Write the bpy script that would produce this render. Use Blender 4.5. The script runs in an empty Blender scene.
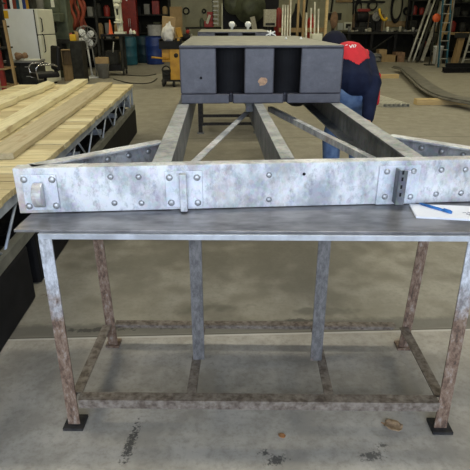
LAMP_NEAR, LAMP_FAR, LAMP_BACK = 62, 62, 19
SKY = 3.8
EXPO = 0.27
import bpy, bmesh, math, random
from mathutils import Vector, Matrix, Euler
from mathutils.bvhtree import BVHTree
random.seed(7)
PI = math.pi
SC = bpy.context.scene
COL = SC.collection
V = Vector

# ------------------------------------------------------------------ camera
FPX = 497.0
PITCH = math.atan(215 / 497)
EYE = V((0, 0, 1.45))
YAW = math.atan(21 / (FPX / math.cos(PITCH)))
FW = V((math.sin(YAW) * math.cos(PITCH), math.cos(YAW) * math.cos(PITCH), -math.sin(PITCH)))
RT = V((math.cos(YAW), -math.sin(YAW), 0))
UP = RT.cross(FW)
cam = bpy.data.cameras.new('camera')
cam.sensor_width = 36
cam.lens = 36 * FPX / 470
cam.clip_start = .05
camo = bpy.data.objects.new('camera', cam)
COL.objects.link(camo)
camo.matrix_world = Matrix((
    (RT.x, UP.x, -FW.x, EYE.x), (RT.y, UP.y, -FW.y, EYE.y), (RT.z, UP.z, -FW.z, EYE.z), (0, 0, 0, 1)))
SC.camera = camo


def at(px, py, y):
    """the point of the workshop seen at that place, y metres away"""
    d = FW + RT * ((px - 235) / FPX) - UP * ((py - 235) / FPX)
    return EYE + d * (y / d.y)


def gnd(px, py, z=0.0):
    d = FW + RT * ((px - 235) / FPX) - UP * ((py - 235) / FPX)
    return EYE + d * ((z - EYE.z) / d.z)


# ------------------------------------------------------------------ materials
def nt(name):
    m = bpy.data.materials.new(name)
    m.use_nodes = True
    t = m.node_tree
    return m, t, t.nodes['Principled BSDF']


def N(t, kind, **kw):
    n = t.nodes.new(kind)
    for k, v in kw.items():
        if k in n.inputs:
            n.inputs[k].default_value = v
        else:
            setattr(n, k, v)
    return n


def ramp(t, fac, stops):
    r = t.nodes.new('ShaderNodeValToRGB')
    e = r.color_ramp.elements
    while len(e) < len(stops):
        e.new(.5)
    for i, (p, c) in enumerate(stops):
        e[i].position = p
        e[i].color = c if len(c) == 4 else (*c, 1)
    t.links.new(fac, r.inputs['Fac'])
    return r.outputs['Color']


def mixc(t, fac, a, b, mode='MIX'):
    m = t.nodes.new('ShaderNodeMix')
    m.data_type = 'RGBA'
    m.blend_type = mode
    for s, v in ((m.inputs[0], fac), (m.inputs[6], a), (m.inputs[7], b)):
        if isinstance(v, (int, float)):
            s.default_value = v
        elif isinstance(v, tuple):
            s.default_value = v if len(v) == 4 else (*v, 1)
        else:
            t.links.new(v, s)
    return m.outputs[2]


def coords(t, scale=(1, 1, 1)):
    tc = t.nodes.new('ShaderNodeTexCoord')
    mp = t.nodes.new('ShaderNodeMapping')
    mp.inputs['Scale'].default_value = scale
    t.links.new(tc.outputs['Object'], mp.inputs['Vector'])
    return mp.outputs['Vector']


def noise(t, vec, scale, detail=4, rough=.55):
    n = t.nodes.new('ShaderNodeTexNoise')
    n.inputs['Scale'].default_value = scale
    n.inputs['Detail'].default_value = detail
    n.inputs['Roughness'].default_value = rough
    t.links.new(vec, n.inputs['Vector'])
    return n.outputs['Fac']


def bump(t, b, fac, s=.2, d=.004):
    n = t.nodes.new('ShaderNodeBump')
    n.inputs['Strength'].default_value = s
    n.inputs['Distance'].default_value = d
    t.links.new(fac, n.inputs['Height'])
    t.links.new(n.outputs['Normal'], b.inputs['Normal'])


def mat(name, c1, c2=None, scale=6, rough=.6, metal=0.0, sc=(1, 1, 1), bmp=0.0, lo=.35, hi=.65, spec=.5):
    m, t, b = nt(name)
    b.inputs['Roughness'].default_value = rough
    b.inputs['Metallic'].default_value = metal
    b.inputs['Specular IOR Level'].default_value = spec
    c2 = c2 or tuple(x * .8 for x in c1)
    f = noise(t, coords(t, sc), scale)
    t.links.new(ramp(t, f, [(lo, c2), (hi, c1)]), b.inputs['Base Color'])
    if bmp:
        bump(t, b, noise(t, coords(t, sc), scale * 4), bmp)
    return m


def galv(name, base, pale, rust, rustamt, metal=.35, rough=.5):
    m, t, b = nt(name)
    v = coords(t)
    f1 = noise(t, coords(t, (1, 1, .7)), 7, 8, .66)
    f2 = noise(t, coords(t, (1, 1, .6)), 30, 8, .78)
    f3 = noise(t, coords(t, (1, 1, .5)), 3.2, 8, .72)
    vo = t.nodes.new('ShaderNodeTexVoronoi')
    vo.inputs['Scale'].default_value = 60
    t.links.new(v, vo.inputs['Vector'])
    c = ramp(t, f1, [(.38, base), (.47, tuple((a + b_) / 2 for a, b_ in zip(base, pale))), (.57, pale)])
    c = mixc(t, ramp(t, f2, [(.50, (0, 0, 0)), (.66, (.65, .65, .65))]), c, tuple(x * .55 for x in base))
    c = mixc(t, ramp(t, f3, [(.66 - rustamt, (0, 0, 0)), (.80 - rustamt * .6, (.75, .75, .75))]), c, rust)
    bw = t.nodes.new('ShaderNodeRGBToBW')
    t.links.new(vo.outputs['Color'], bw.inputs[0])
    c = mixc(t, .12, c, vo.outputs['Color'], 'SOFT_LIGHT')
    t.links.new(c, b.inputs['Base Color'])
    b.inputs['Metallic'].default_value = metal
    b.inputs['Roughness'].default_value = rough
    bump(t, b, f2, .12, .002)
    return m


def wood(name, c1, c2, axis='x', knot=(.32, .19, .08)):
    m, t, b = nt(name)
    s = {'x': (1, 14, 14), 'y': (14, 1, 14), 'z': (14, 14, 1)}[axis]
    g = t.nodes.new('ShaderNodeNewGeometry')
    f = noise(t, coords(t, s), 3.2, 6, .6)
    f2 = noise(t, coords(t, tuple(1 if x > 1 else .35 for x in s)), 7, 3, .5)
    c = ramp(t, f, [(.3, c2), (.55, c1), (.75, tuple(min(1, x * 1.12) for x in c1))])
    tint = ramp(t, g.outputs['Random Per Island'], [(0, (.60, .54, .47)), (.5, (.92, .88, .80)), (1, (1, 1, 1))])
    c = mixc(t, .85, c, tint, 'MULTIPLY')
    c = mixc(t, ramp(t, f2, [(.64, (0, 0, 0)), (.76, (.7, .7, .7))]), c, knot)
    t.links.new(c, b.inputs['Base Color'])
    b.inputs['Roughness'].default_value = .75
    bump(t, b, f, .15, .002)
    return m


M = {}
M['galv'] = galv('galvanised steel', (.42, .44, .48), (.79, .805, .83), (.37, .285, .215), .145)
M['galv_top'] = galv('weathered steel with painted top light', (.26, .275, .29), (.46, .47, .47), (.28, .22, .16), .06, .25, .6)
M['rail'] = galv('grey galvanised rail', (.12, .13, .145), (.24, .25, .26), (.17, .14, .10), .03, .3, .55)
M['plate'] = galv('bright bracket plate', (.54, .58, .64), (.78, .81, .87), (.4, .33, .27), -.02, .4, .45)
M['rivet'] = mat('rivet steel', (.55, .57, .6), (.36, .37, .38), 90, .4, .6)
M['trusspaint'] = mat('grey truss steel', (.50, .56, .66), (.30, .34, .40), 9, .5, .3)
M['mill'] = mat('dark mill steel plate', (.30, .29, .29), (.12, .115, .115), 7, .38, .55, (1, 2.2, 1), .03)
M['rim'] = mat('pale steel rim', (.58, .62, .68), (.38, .40, .44), 12, .4, .45)
M['black'] = mat('black enamel', (.012, .012, .013), (.006, .006, .007), 8, .6, spec=.25)
M['blacksteel'] = mat('black painted base steel', (.014, .014, .016), (.035, .032, .03), 30, .65, spec=.25)
M['darksteel'] = mat('dark machine steel', (.035, .035, .03), (.014, .014, .012), 8, .65, .1, spec=.3)
M['olive'] = mat('olive machine paint', (.085, .095, .055), (.04, .045, .028), 5, .55, spec=.3)
M['machgreen'] = mat('grey green machine paint', (.13, .15, .10), (.07, .085, .06), 5, .55, spec=.3)
M['white'] = mat('white enamel', (.86, .88, .88), (.80, .82, .82), 3, .45)
M['cream'] = mat('cream enamel', (.76, .76, .62), (.66, .66, .54), 3, .5)
M['fridgeside'] = mat('pale grey fridge side', (.84, .87, .90), (.78, .81, .84), 3, .5)
M['red'] = mat('red paint', (.45, .035, .02), (.3, .02, .012), 5, .45)
M['redbox'] = mat('dull red paint', (.28, .02, .012), (.15, .012, .01), 5, .5)
M['orange'] = mat('orange paint', (.75, .13, .03), (.6, .10, .03), 5, .5)
M['rustred'] = mat('rust red hose', (.30, .055, .02), (.19, .03, .015), 7, .6)
M['yellow'] = mat('yellow cart paint', (.60, .33, .03), (.42, .21, .02), 5, .5)
M['yelbright'] = mat('bright yellow plastic', (.80, .50, .02), (.65, .38, .02), 5, .45)
M['blue'] = mat('blue drum plastic', (.012, .045, .24), (.01, .03, .16), 5, .4)
M['teal'] = mat('teal drum plastic', (.022, .13, .19), (.014, .085, .13), 5, .45)
M['darkteal'] = mat('dark teal drum plastic', (.012, .055, .085), (.008, .035, .055), 5, .45)
M['ladderblue'] = mat('blue fibreglass', (.012, .11, .17), (.008, .065, .10), 5, .5)
M['alu'] = mat('dull aluminium', (.50, .49, .43), (.34, .33, .29), 12, .45, .5)
M['paletube'] = mat('pale steel tube', (.66, .65, .58), (.48, .47, .41), 9, .4, .3)
M['silver'] = mat('stainless steel', (.70, .70, .70), (.5, .5, .5), 9, .35, .15)
M['chrome'] = mat('chrome tube', (.6, .6, .6), (.5, .5, .5), 9, .2, .9)
M['card'] = mat('brown cardboard', (.43, .30, .15), (.34, .23, .11), 6, .85)
M['paper'] = mat('white paper', (.86, .88, .94), (.82, .84, .91), 5, .8)
M['bag'] = mat('white plastic bag', (.80, .78, .76), (.62, .60, .57), 12, .55)
M['brownbag'] = mat('brown paper bag', (.27, .16, .09), (.17, .10, .06), 9, .8)
M['penblue'] = mat('blue pen plastic', (.02, .17, .50), (.02, .14, .42), 5, .35)
M['ink'] = mat('blue black ink', (.07, .08, .18), (.05, .06, .14), 5, .7)
M['grey'] = mat('grey plastic', (.22, .22, .21), (.15, .15, .14), 6, .6)
M['glass'] = mat('pale window pane', (.55, .58, .52), (.48, .50, .45), 6, .3)
M['beigebox'] = mat('beige speckled steel', (.42, .40, .31), (.28, .26, .20), 40, .6)
M['woodpost'] = wood('brown timber', (.36, .25, .12), (.24, .16, .07), 'z')
M['darkwood'] = wood('dark oak board', (.17, .115, .065), (.10, .065, .035), 'x')
M['pine'] = wood('fresh pine decking', (.74, .655, .41), (.55, .455, .25), 'x')
M['pineplank'] = wood('pine plank', (.76, .70, .47), (.60, .53, .32), 'y')
M['greyplank'] = wood('greyed pine plank', (.52, .45, .30), (.40, .34, .21), 'y')
M['block'] = wood('timber blocking', (.60, .46, .24), (.48, .35, .17), 'x')
M['navy'] = mat('navy work jacket', (.010, .016, .045), (.005, .008, .026), 9, .9, 0, (1, 1, 1), .3, spec=.2)
M['jred'] = mat('red jacket yoke', (.62, .02, .035), (.48, .014, .025), 9, .85, 0, (1, 1, 1), .2)
M['jwhite'] = mat('white lettering', (.8, .8, .8), (.75, .75, .75), 9, .8)
M['jeans'] = mat('blue denim', (.13, .21, .38), (.06, .11, .24), 14, .9, 0, (1, 1, 1), .3)
M['skin'] = mat('skin', (.52, .27, .17), (.45, .22, .14), 9, .6)
M['boot'] = mat('brown leather boot', (.10, .06, .035), (.06, .035, .02), 9, .6)
M['hat'] = mat('dark navy cap cloth', (.014, .016, .03), (.008, .009, .018), 12, .9, 0, (1, 1, 1), .3, spec=.2)
M['leaf'] = mat('dry leaf', (.45, .20, .07), (.24, .12, .05), 60, .8)
M['leafbrown'] = mat('pale brown leaf', (.42, .30, .18), (.20, .13, .08), 60, .8)
M['rubber'] = mat('black rubber', (.018, .018, .018), (.01, .01, .01), 9, .7)
M['cable'] = mat('dark cable', (.04, .037, .03), (.025, .023, .02), 9, .6)
M['chip'] = mat('bare scraped patch', (.55, .34, .20), (.34, .21, .13), 70, .7)
M['wall'] = mat('beige ribbed cladding', (.37, .355, .225), (.31, .295, .185), 2, .5)
M['ceil'] = mat('off white ceiling', (.45, .45, .40), (.40, .40, .36), 1, .8)
M['panel'] = mat('dark shade sheet and baseboard', (.022, .022, .017), (.012, .012, .01), 3, .85, spec=.2)


def m_float():
    m, t, b = nt('dusty black polyethylene')
    v = coords(t)
    f = noise(t, v, 13, 8, .75)
    f2 = noise(t, coords(t, (.5, 1, 1)), 40, 5, .6)
    c = ramp(t, f, [(.3, (.055, .055, .068)), (.55, (.085, .085, .105)), (.75, (.125, .125, .145))])
    c = mixc(t, ramp(t, f2, [(.5, (0, 0, 0)), (.75, (.5, .5, .5))]), c, (.05, .05, .06))
    t.links.new(c, b.inputs['Base Color'])
    b.inputs['Roughness'].default_value = .42
    bump(t, b, f2, .10, .003)
    return m


M['float'] = m_float()
M['floattop'] = mat('float top with dust and painted reflection', (.30, .29, .235), (.20, .195, .165), 12, .6, 0, (1, 1, 1), .05)
M['floatdark'] = mat('black polyethylene and recess shade', (.013, .013, .015), (.008, .008, .009), 8, .7, spec=.15)
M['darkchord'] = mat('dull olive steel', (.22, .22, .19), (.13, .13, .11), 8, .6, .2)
M['curved'] = mat('dull grey steel strip', (.20, .19, .165), (.11, .105, .09), 5, .45, .3)


def m_rusty(name, top, topz):
    """worn steel tube: bare steel with rust blooming over the lower part of the leg"""
    m, t, b = nt(name)
    v = coords(t)
    f = noise(t, coords(t, (1, 1, .45)), 55, 8, .75)
    f2 = noise(t, v, 14, 7, .7)
    steel = ramp(t, f, [(.40, tuple(x * .5 for x in top)), (.60, top)])
    rust = ramp(t, f, [(.34, (.050, .036, .030)), (.46, (.15, .092, .062)), (.56, (.235, .165, .12)), (.68, (.34, .31, .285))])
    tc = t.nodes.new('ShaderNodeTexCoord')
    sx = t.nodes.new('ShaderNodeSeparateXYZ')
    t.links.new(tc.outputs['Object'], sx.inputs[0])
    ad = N(t, 'ShaderNodeMath', operation='MULTIPLY_ADD')
    t.links.new(f2, ad.inputs[0])
    ad.inputs[1].default_value = .5
    t.links.new(sx.outputs['Z'], ad.inputs[2])
    c = mixc(t, ramp(t, ad.outputs[0], [(max(0, topz), (0, 0, 0)), (min(1, topz + .15), (1, 1, 1))]), rust, steel)
    t.links.new(c, b.inputs['Base Color'])
    b.inputs['Metallic'].default_value = .25
    b.inputs['Roughness'].default_value = .6
    bump(t, b, f, .15, .002)
    return m


M['legfront'] = m_rusty('front leg steel with rust', (.60, .62, .66), .72)
M['legrear'] = m_rusty('rust brown leg steel', (.20, .14, .11), .9)
M['post'] = m_rusty('grey post steel', (.17, .165, .165), .24)
M['lowrail'] = mat('rusty grey rail steel', (.25, .215, .18), (.10, .075, .058), 45, .6, .2)


def m_floor():
    m, t, b = nt('stained workshop concrete')
    tc = t.nodes.new('ShaderNodeTexCoord')
    v = tc.outputs['Object']
    sx = t.nodes.new('ShaderNodeSeparateXYZ')
    t.links.new(v, sx.inputs[0])
    f1 = noise(t, v, .9, 6, .6)
    f2 = noise(t, v, 5, 7, .7)
    f3 = noise(t, v, 40, 4, .7)
    c = ramp(t, f1, [(.3, (.37, .34, .295)), (.5, (.45, .42, .37)), (.7, (.53, .50, .445))])
    c = mixc(t, ramp(t, f2, [(.42, (.6, .6, .6)), (.62, (0, 0, 0))]), c, (.235, .215, .18))
    c = mixc(t, ramp(t, f3, [(.3, (.35, .35, .35)), (.5, (0, 0, 0))]), c, (.22, .20, .175))
    # the slab beyond the joint is a darker, oil worn pour
    st = N(t, 'ShaderNodeMath', operation='GREATER_THAN')
    t.links.new(sx.outputs['Y'], st.inputs[0])
    st.inputs[1].default_value = 2.10
    k = N(t, 'ShaderNodeMath', operation='MULTIPLY')
    t.links.new(st.outputs[0], k.inputs[0])
    k.inputs[1].default_value = .50
    c = mixc(t, k.outputs[0], c, (.172, .162, .118))

    def band(y, w, col, cc, amt, wob=.0):
        a = N(t, 'ShaderNodeMath', operation='MULTIPLY_ADD')
        t.links.new(f2, a.inputs[0]); a.inputs[1].default_value = wob
        t.links.new(sx.outputs['Y'], a.inputs[2])
        a2 = N(t, 'ShaderNodeMath', operation='SUBTRACT')
        t.links.new(a.outputs[0], a2.inputs[0]); a2.inputs[1].default_value = y + wob * .5
        ab = N(t, 'ShaderNodeMath', operation='ABSOLUTE')
        t.links.new(a2.outputs[0], ab.inputs[0])
        dv = N(t, 'ShaderNodeMath', operation='DIVIDE')
        t.links.new(ab.outputs[0], dv.inputs[0]); dv.inputs[1].default_value = w
        return mixc(t, ramp(t, dv.outputs[0], [(.5, (amt,) * 3), (1, (0, 0, 0))]), cc, col)
    c = band(2.155, .07, (.10, .095, .085), c, .65, .08)
    c = band(2.10, .005, (.07, .065, .055), c, .9)
    c = band(2.088, .009, (.56, .54, .50), c, .6)
    for yy in (6.6, 11.0, 15.4):
        c = band(yy, .02, (.09, .085, .06), c, .6)

    def stain_and_tone(cx, cy, rx, ry, rz, col, cc, amt, sc):
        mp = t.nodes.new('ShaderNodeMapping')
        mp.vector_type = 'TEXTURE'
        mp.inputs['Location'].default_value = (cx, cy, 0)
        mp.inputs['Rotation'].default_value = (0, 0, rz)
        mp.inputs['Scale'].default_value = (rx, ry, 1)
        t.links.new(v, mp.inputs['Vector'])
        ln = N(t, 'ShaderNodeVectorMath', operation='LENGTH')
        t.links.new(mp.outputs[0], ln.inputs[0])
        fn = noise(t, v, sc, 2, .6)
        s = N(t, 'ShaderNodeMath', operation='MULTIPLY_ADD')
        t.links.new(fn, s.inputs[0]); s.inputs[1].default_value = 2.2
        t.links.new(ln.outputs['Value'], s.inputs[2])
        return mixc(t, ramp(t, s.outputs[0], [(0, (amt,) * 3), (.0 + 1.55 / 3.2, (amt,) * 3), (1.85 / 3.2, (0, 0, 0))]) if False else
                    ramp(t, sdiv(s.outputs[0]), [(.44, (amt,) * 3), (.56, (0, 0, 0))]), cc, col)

    def sdiv(o):
        d = N(t, 'ShaderNodeMath', operation='DIVIDE')
        t.links.new(o, d.inputs[0]); d.inputs[1].default_value = 3.2
        return d.outputs[0]
    dk = (.05, .048, .045)
    c = stain_and_tone(-.335, 1.41, .030, .150, -.13, dk, c, .9, 95)
    c = stain_and_tone(.20, 1.31, .06, .035, .2, dk, c, .85, 70)
    c = stain_and_tone(.16, 1.345, .03, .02, .2, dk, c, .85, 70)
    c = stain_and_tone(.545, 1.315, .07, .035, .1, dk, c, .75, 70)
    c = stain_and_tone(.60, 1.36, .03, .02, .1, dk, c, .75, 70)
    c = stain_and_tone(.25, 3.1, 2.2, 1.15, 0, (.11, .102, .08), c, .5, 2.5)  # broad darker ellipse of floor beyond the joint
    c = stain_and_tone(-.62, 2.16, .28, .035, 0, (.04, .038, .035), c, .8, 30)
    c = stain_and_tone(-.25, 2.17, .12, .03, 0, (.04, .038, .035), c, .8, 30)
    c = stain_and_tone(-.98, 2.52, .04, .03, 0, (.12, .07, .04), c, .7, 40)
    c = stain_and_tone(.42, 2.20, .16, .035, 0, (.05, .048, .042), c, .7, 30)
    c = stain_and_tone(-.05, 2.35, .30, .08, .1, (.11, .105, .085), c, .6, 9)
    c = stain_and_tone(.55, 2.28, .35, .07, -.1, (.11, .105, .085), c, .6, 9)
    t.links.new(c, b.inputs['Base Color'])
    b.inputs['Specular IOR Level'].default_value = .35
    t.links.new(ramp(t, f1, [(.3, (.45,) * 3), (.7, (.65,) * 3)]), b.inputs['Roughness'])
    bump(t, b, f3, .1, .002)
    return m


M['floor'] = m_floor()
me, t_, b_ = nt('tube light')
b_.inputs['Emission Color'].default_value = (1, .93, .72, 1)
b_.inputs['Emission Strength'].default_value = 6
M['tube'] = me


# ------------------------------------------------------------------ mesh builder
class MB:
    def __init__(s):
        s.bm = bmesh.new()

    def _add(s, cos, faces, smooth=False):
        vs = [s.bm.verts.new(c) for c in cos]
        for f in faces:
            try:
                fc = s.bm.faces.new([vs[i] for i in f])
                fc.smooth = smooth
            except ValueError:
                pass
        return vs

    def box(s, c, d, rz=0, rot=None, bev=0):
        R = rot if rot is not None else Matrix.Rotation(rz, 3, 'Z')
        c = V(c)
        cos = [c + R @ V((x * d[0] / 2, y * d[1] / 2, z * d[2] / 2)) for x in (-1, 1) for y in (-1, 1) for z in (-1, 1)]
        fs = [(0, 1, 3, 2), (4, 6, 7, 5), (0, 4, 5, 1), (2, 3, 7, 6), (0, 2, 6, 4), (1, 5, 7, 3)]
        vs = s._add(cos, fs)
        if bev:
            es = list({e for v in vs for e in v.link_edges})
            bmesh.ops.bevel(s.bm, geom=es, offset=bev, segments=2, affect='EDGES', profile=.5)
        return s

    def bb(s, lo, hi, bev=0):
        lo, hi = V(lo), V(hi)
        return s.box((lo + hi) / 2, hi - lo, bev=bev)

    def prof(s, p0, p1, poly, up=(0, 0, 1), smooth=False):
        """a profile [(side, up)] swept from p0 to p1"""
        p0, p1 = V(p0), V(p1)
        d = (p1 - p0).normalized()
        u = V(up)
        u = (u - d * u.dot(d))
        if u.length < 1e-4:
            u = V((0, 1, 0)); u = u - d * u.dot(d)
        u.normalize()
        r = d.cross(u)
        n = len(poly)
        cos = [p + r * a + u * b for p in (p0, p1) for a, b in poly]
        fs = [tuple(range(n - 1, -1, -1)), tuple(range(n, 2 * n))]
        fs += [(i, (i + 1) % n, n + (i + 1) % n, n + i) for i in range(n)]
        s._add(cos, fs, smooth)
        return s

    def bar(s, p0, p1, w, h, up=(0, 0, 1)):
        return s.prof(p0, p1, [(-w / 2, -h / 2), (w / 2, -h / 2), (w / 2, h / 2), (-w / 2, h / 2)], up)

    def angle(s, p0, p1, w, h, t, up=(0, 0, 1), flip=1):
        po = [(0, 0), (flip * w, 0), (flip * w, -t), (flip * t, -t), (flip * t, -h), (0, -h)]
        return s.prof(p0, p1, po, up)

    def tube(s, pts, r, seg=8, r1=None):
        pts = [V(p) for p in pts]
        rings = []
        pu = None
        for i, p in enumerate(pts):
            d = (pts[min(i + 1, len(pts) - 1)] - pts[max(i - 1, 0)]).normalized()
            if pu is None:
                pu = d.orthogonal().normalized()
            pu = (pu - d * pu.dot(d)).normalized()
            q = d.cross(pu)
            rr = r if r1 is None else r + (r1 - r) * i / (len(pts) - 1)
            rings.append([p + (pu * math.cos(a) + q * math.sin(a)) * rr for a in [2 * PI * k / seg for k in range(seg)]])
        cos = [c for rg in rings for c in rg]
        fs = []
        for i in range(len(pts) - 1):
            for k in range(seg):
                fs.append((i * seg + k, i * seg + (k + 1) % seg, (i + 1) * seg + (k + 1) % seg, (i + 1) * seg + k))
        n0 = len(s.bm.faces)
        vs = s._add(cos, fs, True)
        for rg in (vs[:seg][::-1], vs[-seg:]):
            s.bm.faces.new(rg)
        return s

    def ring(s, c, r, rt, axis, seg=28, ts=6):
        c, axis = V(c), V(axis).normalized()
        u = axis.orthogonal().normalized(); w = axis.cross(u)
        cos = []
        for i in range(seg):
            a = 2 * PI * i / seg
            e = u * math.cos(a) + w * math.sin(a)
            for k in range(ts):
                b = 2 * PI * k / ts
                cos.append(c + e * (r + rt * math.cos(b)) + axis * rt * math.sin(b))
        fs = [(i * ts + k, ((i + 1) % seg) * ts + k, ((i + 1) % seg) * ts + (k + 1) % ts, i * ts + (k + 1) % ts)
              for i in range(seg) for k in range(ts)]
        s._add(cos, fs, True)
        return s

    def lathe(s, pr, c=(0, 0, 0), seg=24, axis=(0, 0, 1)):
        c = V(c); ax = V(axis).normalized()
        u = ax.orthogonal().normalized(); w = ax.cross(u)
        cos = []
        for r, z in pr:
            for k in range(seg):
                a = 2 * PI * k / seg
                cos.append(c + ax * z + (u * math.cos(a) + w * math.sin(a)) * max(r, 1e-4))
        fs = [(i * seg + k, i * seg + (k + 1) % seg, (i + 1) * seg + (k + 1) % seg, (i + 1) * seg + k)
              for i in range(len(pr) - 1) for k in range(seg)]
        vs = s._add(cos, fs, True)
        for rg, z in ((vs[:seg][::-1], 0), (vs[-seg:], 1)):
            try:
                s.bm.faces.new(rg)
            except ValueError:
                pass
        return s

    def ball(s, c, r, sc=(1, 1, 1), rot=None, seg=14):
        m = Matrix.Translation(V(c)) @ ((rot.to_4x4()) if rot is not None else Matrix()) @ Matrix.Diagonal((r * sc[0], r * sc[1], r * sc[2], 1))
        g = bmesh.ops.create_uvsphere(s.bm, u_segments=seg, v_segments=max(6, seg // 2 + 1), radius=1, matrix=m)
        for v in g['verts']:
            for f in v.link_faces:
                f.smooth = True
        return s

    def dome(s, c, r, h, axis, seg=10):
        return s.lathe([(r, 0), (r * .96, h * .35), (r * .72, h * .75), (r * .35, h * .96), (0, h)], c, seg, axis)

    def capsule(s, p0, p1, r0, r1, seg=12):
        p0, p1 = V(p0), V(p1)
        s.tube([p0, p1], r0, seg, r1)
        s.ball(p0, r0, seg=seg); s.ball(p1, r1, seg=seg)
        return s

    def prism(s, poly, z0, z1):
        n = len(poly)
        cos = [(x, y, z) for z in (z0, z1) for x, y in poly]
        fs = [tuple(range(n - 1, -1, -1)), tuple(range(n, 2 * n))] + [(i, (i + 1) % n, n + (i + 1) % n, n + i) for i in range(n)]
        s._add(cos, fs)
        return s

    def xf(s, m):
        bmesh.ops.transform(s.bm, matrix=m, verts=s.bm.verts)
        return s

    def build(s, name, m, parent=None, world=True, bevel=0):
        bmesh.ops.recalc_face_normals(s.bm, faces=s.bm.faces)
        if parent is not None and world:
            bmesh.ops.translate(s.bm, vec=-V(parent['_o'] if '_o' in parent else (0, 0, 0)), verts=s.bm.verts)
        me = bpy.data.meshes.new(name)
        off = None
        if parent is None:
            xs = [v.co for v in s.bm.verts]
            off = V(((min(c.x for c in xs) + max(c.x for c in xs)) / 2, (min(c.y for c in xs) + max(c.y for c in xs)) / 2, min(c.z for c in xs)))
            bmesh.ops.translate(s.bm, vec=-off, verts=s.bm.verts)
        s.bm.to_mesh(me)
        s.bm.free()
        me.materials.append(M[m] if isinstance(m, str) else m)
        o = bpy.data.objects.new(name, me)
        COL.objects.link(o)
        if off is not None:
            o.location = off
            ORG[o.name] = off
        if parent is not None:
            o.parent = parent
            if '_o' in parent:
                o['_o'] = parent['_o']
        if bevel:
            b = o.modifiers.new('bevel', 'BEVEL'); b.width = bevel; b.segments = 2; b.limit_method = 'ANGLE'
        return o


ORG = {}


def tag(o, label=None, cat=None, group=None, kind=None):
    if label: o['label'] = label
    if cat: o['category'] = cat
    if group: o['group'] = group
    if kind: o['kind'] = kind
    return o


def thing(name, label, cat, loc=(0, 0, 0), rz=0, group=None):
    o = bpy.data.objects.new(name, None)
    COL.objects.link(o)
    o.empty_display_size = .05
    o.location = loc
    o.rotation_euler = (0, 0, rz)
    o['_o'] = tuple(loc)
    return tag(o, label, cat, group)


def one(mb, name, m, label, cat, group=None, bevel=0):
    return tag(mb.build(name, m, bevel=bevel), label, cat, group)


def dup(root, loc=None, rz=None, label=None, group=None):
    def cp(o, p):
        c = o.copy(); COL.objects.link(c)
        if p is not None: c.parent = p
        for ch in [x for x in bpy.data.objects if x.parent == o]:
            cp(ch, c)
        return c
    r = cp(root, None)
    if loc is not None: r.location = loc
    if rz is not None: r.rotation_euler = (0, 0, rz)
    if label: r['label'] = label
    if group: r['group'] = group
    return r
# ------------------------------------------------------------------ the setting
XL, XR, YN, YB, ZC = -8.2, 12.5, -3.0, 23.2, 5.6
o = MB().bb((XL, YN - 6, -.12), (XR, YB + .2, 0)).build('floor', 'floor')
o.data.transform(Matrix.Translation(o.location)); o.location = (0, 0, 0)
tag(o, kind='structure')
b = MB().bb((XL, YB, 0), (XR, YB + .15, ZC))
x = XL + .1
while x < XR:
    b.bb((x, YB - .035, 0), (x + .09, YB + .01, ZC)); x += .30
tag(b.build('wall_back', 'wall'), kind='structure')
tag(MB().bb((XL - .15, YN, 0), (XL, YB + .15, ZC)).build('wall_left', 'wall'), kind='structure')
tag(MB().bb((XR, YN, 0), (XR + .15, YB + .15, ZC)).build('wall_right', 'wall'), kind='structure')
# the wall with the open overhead door behind the photographer
b = MB().bb((XL, YN - .15, 0), (-3.2, YN, ZC)).bb((3.6, YN - .15, 0), (XR, YN, ZC)).bb((-3.2, YN - .15, 4.4), (3.6, YN, ZC))
tag(b.build('wall_front', 'wall'), kind='structure')
tag(MB().bb((XL - .15, YN - .15, ZC), (XR + .15, YB + .15, ZC + .15)).build('ceiling', 'ceil'), kind='structure')
tag(MB().bb((XL, YB - .06, 0), (XR, YB - .036, .12)).build('baseboard_back', 'panel'), kind='structure')

# ceiling lights (above the frame)
for yy, xs in ((2.9, (-3.5, 1.0, 5.5)), (8.2, (-4.0, 1.5, 7.0)), (13.5, (-4.0, 1.5, 7.0)), (18.6, (-4.0, 1.5, 7.0))):
    for xx in xs:
        t = thing('strip_light', 'twin tube strip light hanging under the ceiling', 'ceiling light', (xx, yy, ZC - .5), 0, 'strip lights under the ceiling')
        MB().box((0, 0, .08), (2.4, .22, .05)).build('housing', 'white', t, False)
        for s in (-1, 1):
            MB().tube([(-1.15, .06 * s, .03), (1.15, .06 * s, .03)], .018).build('light_tube', 'tube', t, False)
            MB().tube([(s, 0, .1), (s, 0, .5)], .008, 6).build('hanger', 'darksteel', t, False)
        l = bpy.data.lights.new('lamp', 'AREA')
        l.shape = 'RECTANGLE'; l.size = 2.3; l.size_y = .2
        l.color = (1, .95, .78) if yy < 4 else (1, .92, .62)
        l.energy = LAMP_NEAR if yy < 4 else LAMP_FAR if yy < 15 else LAMP_BACK
        lo = bpy.data.objects.new('lamp', l); COL.objects.link(lo)
        lo.location = (xx, yy, ZC - .49)

# daylight through the open overhead door
w = bpy.data.worlds.new('sky'); SC.world = w
w.use_nodes = True
wt = w.node_tree
bg = wt.nodes['Background']
bg.inputs['Color'].default_value = (.74, .84, 1, 1)
bg.inputs['Strength'].default_value = SKY
l = bpy.data.lights.new('door_portal', 'AREA')
l.shape = 'RECTANGLE'; l.size = 6.8; l.size_y = 4.4
l.cycles.is_portal = True
lo = bpy.data.objects.new('door_portal', l); COL.objects.link(lo)
lo.location = (.2, YN - .1, 2.2); lo.rotation_euler = (PI / 2, 0, 0)   # faces into the room (+Y)
SC.view_settings.view_transform = 'Standard'
SC.view_settings.look = 'None'
SC.view_settings.gamma = 1
SC.view_settings.use_curve_mapping = False
SC.view_settings.exposure = EXPO

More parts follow.
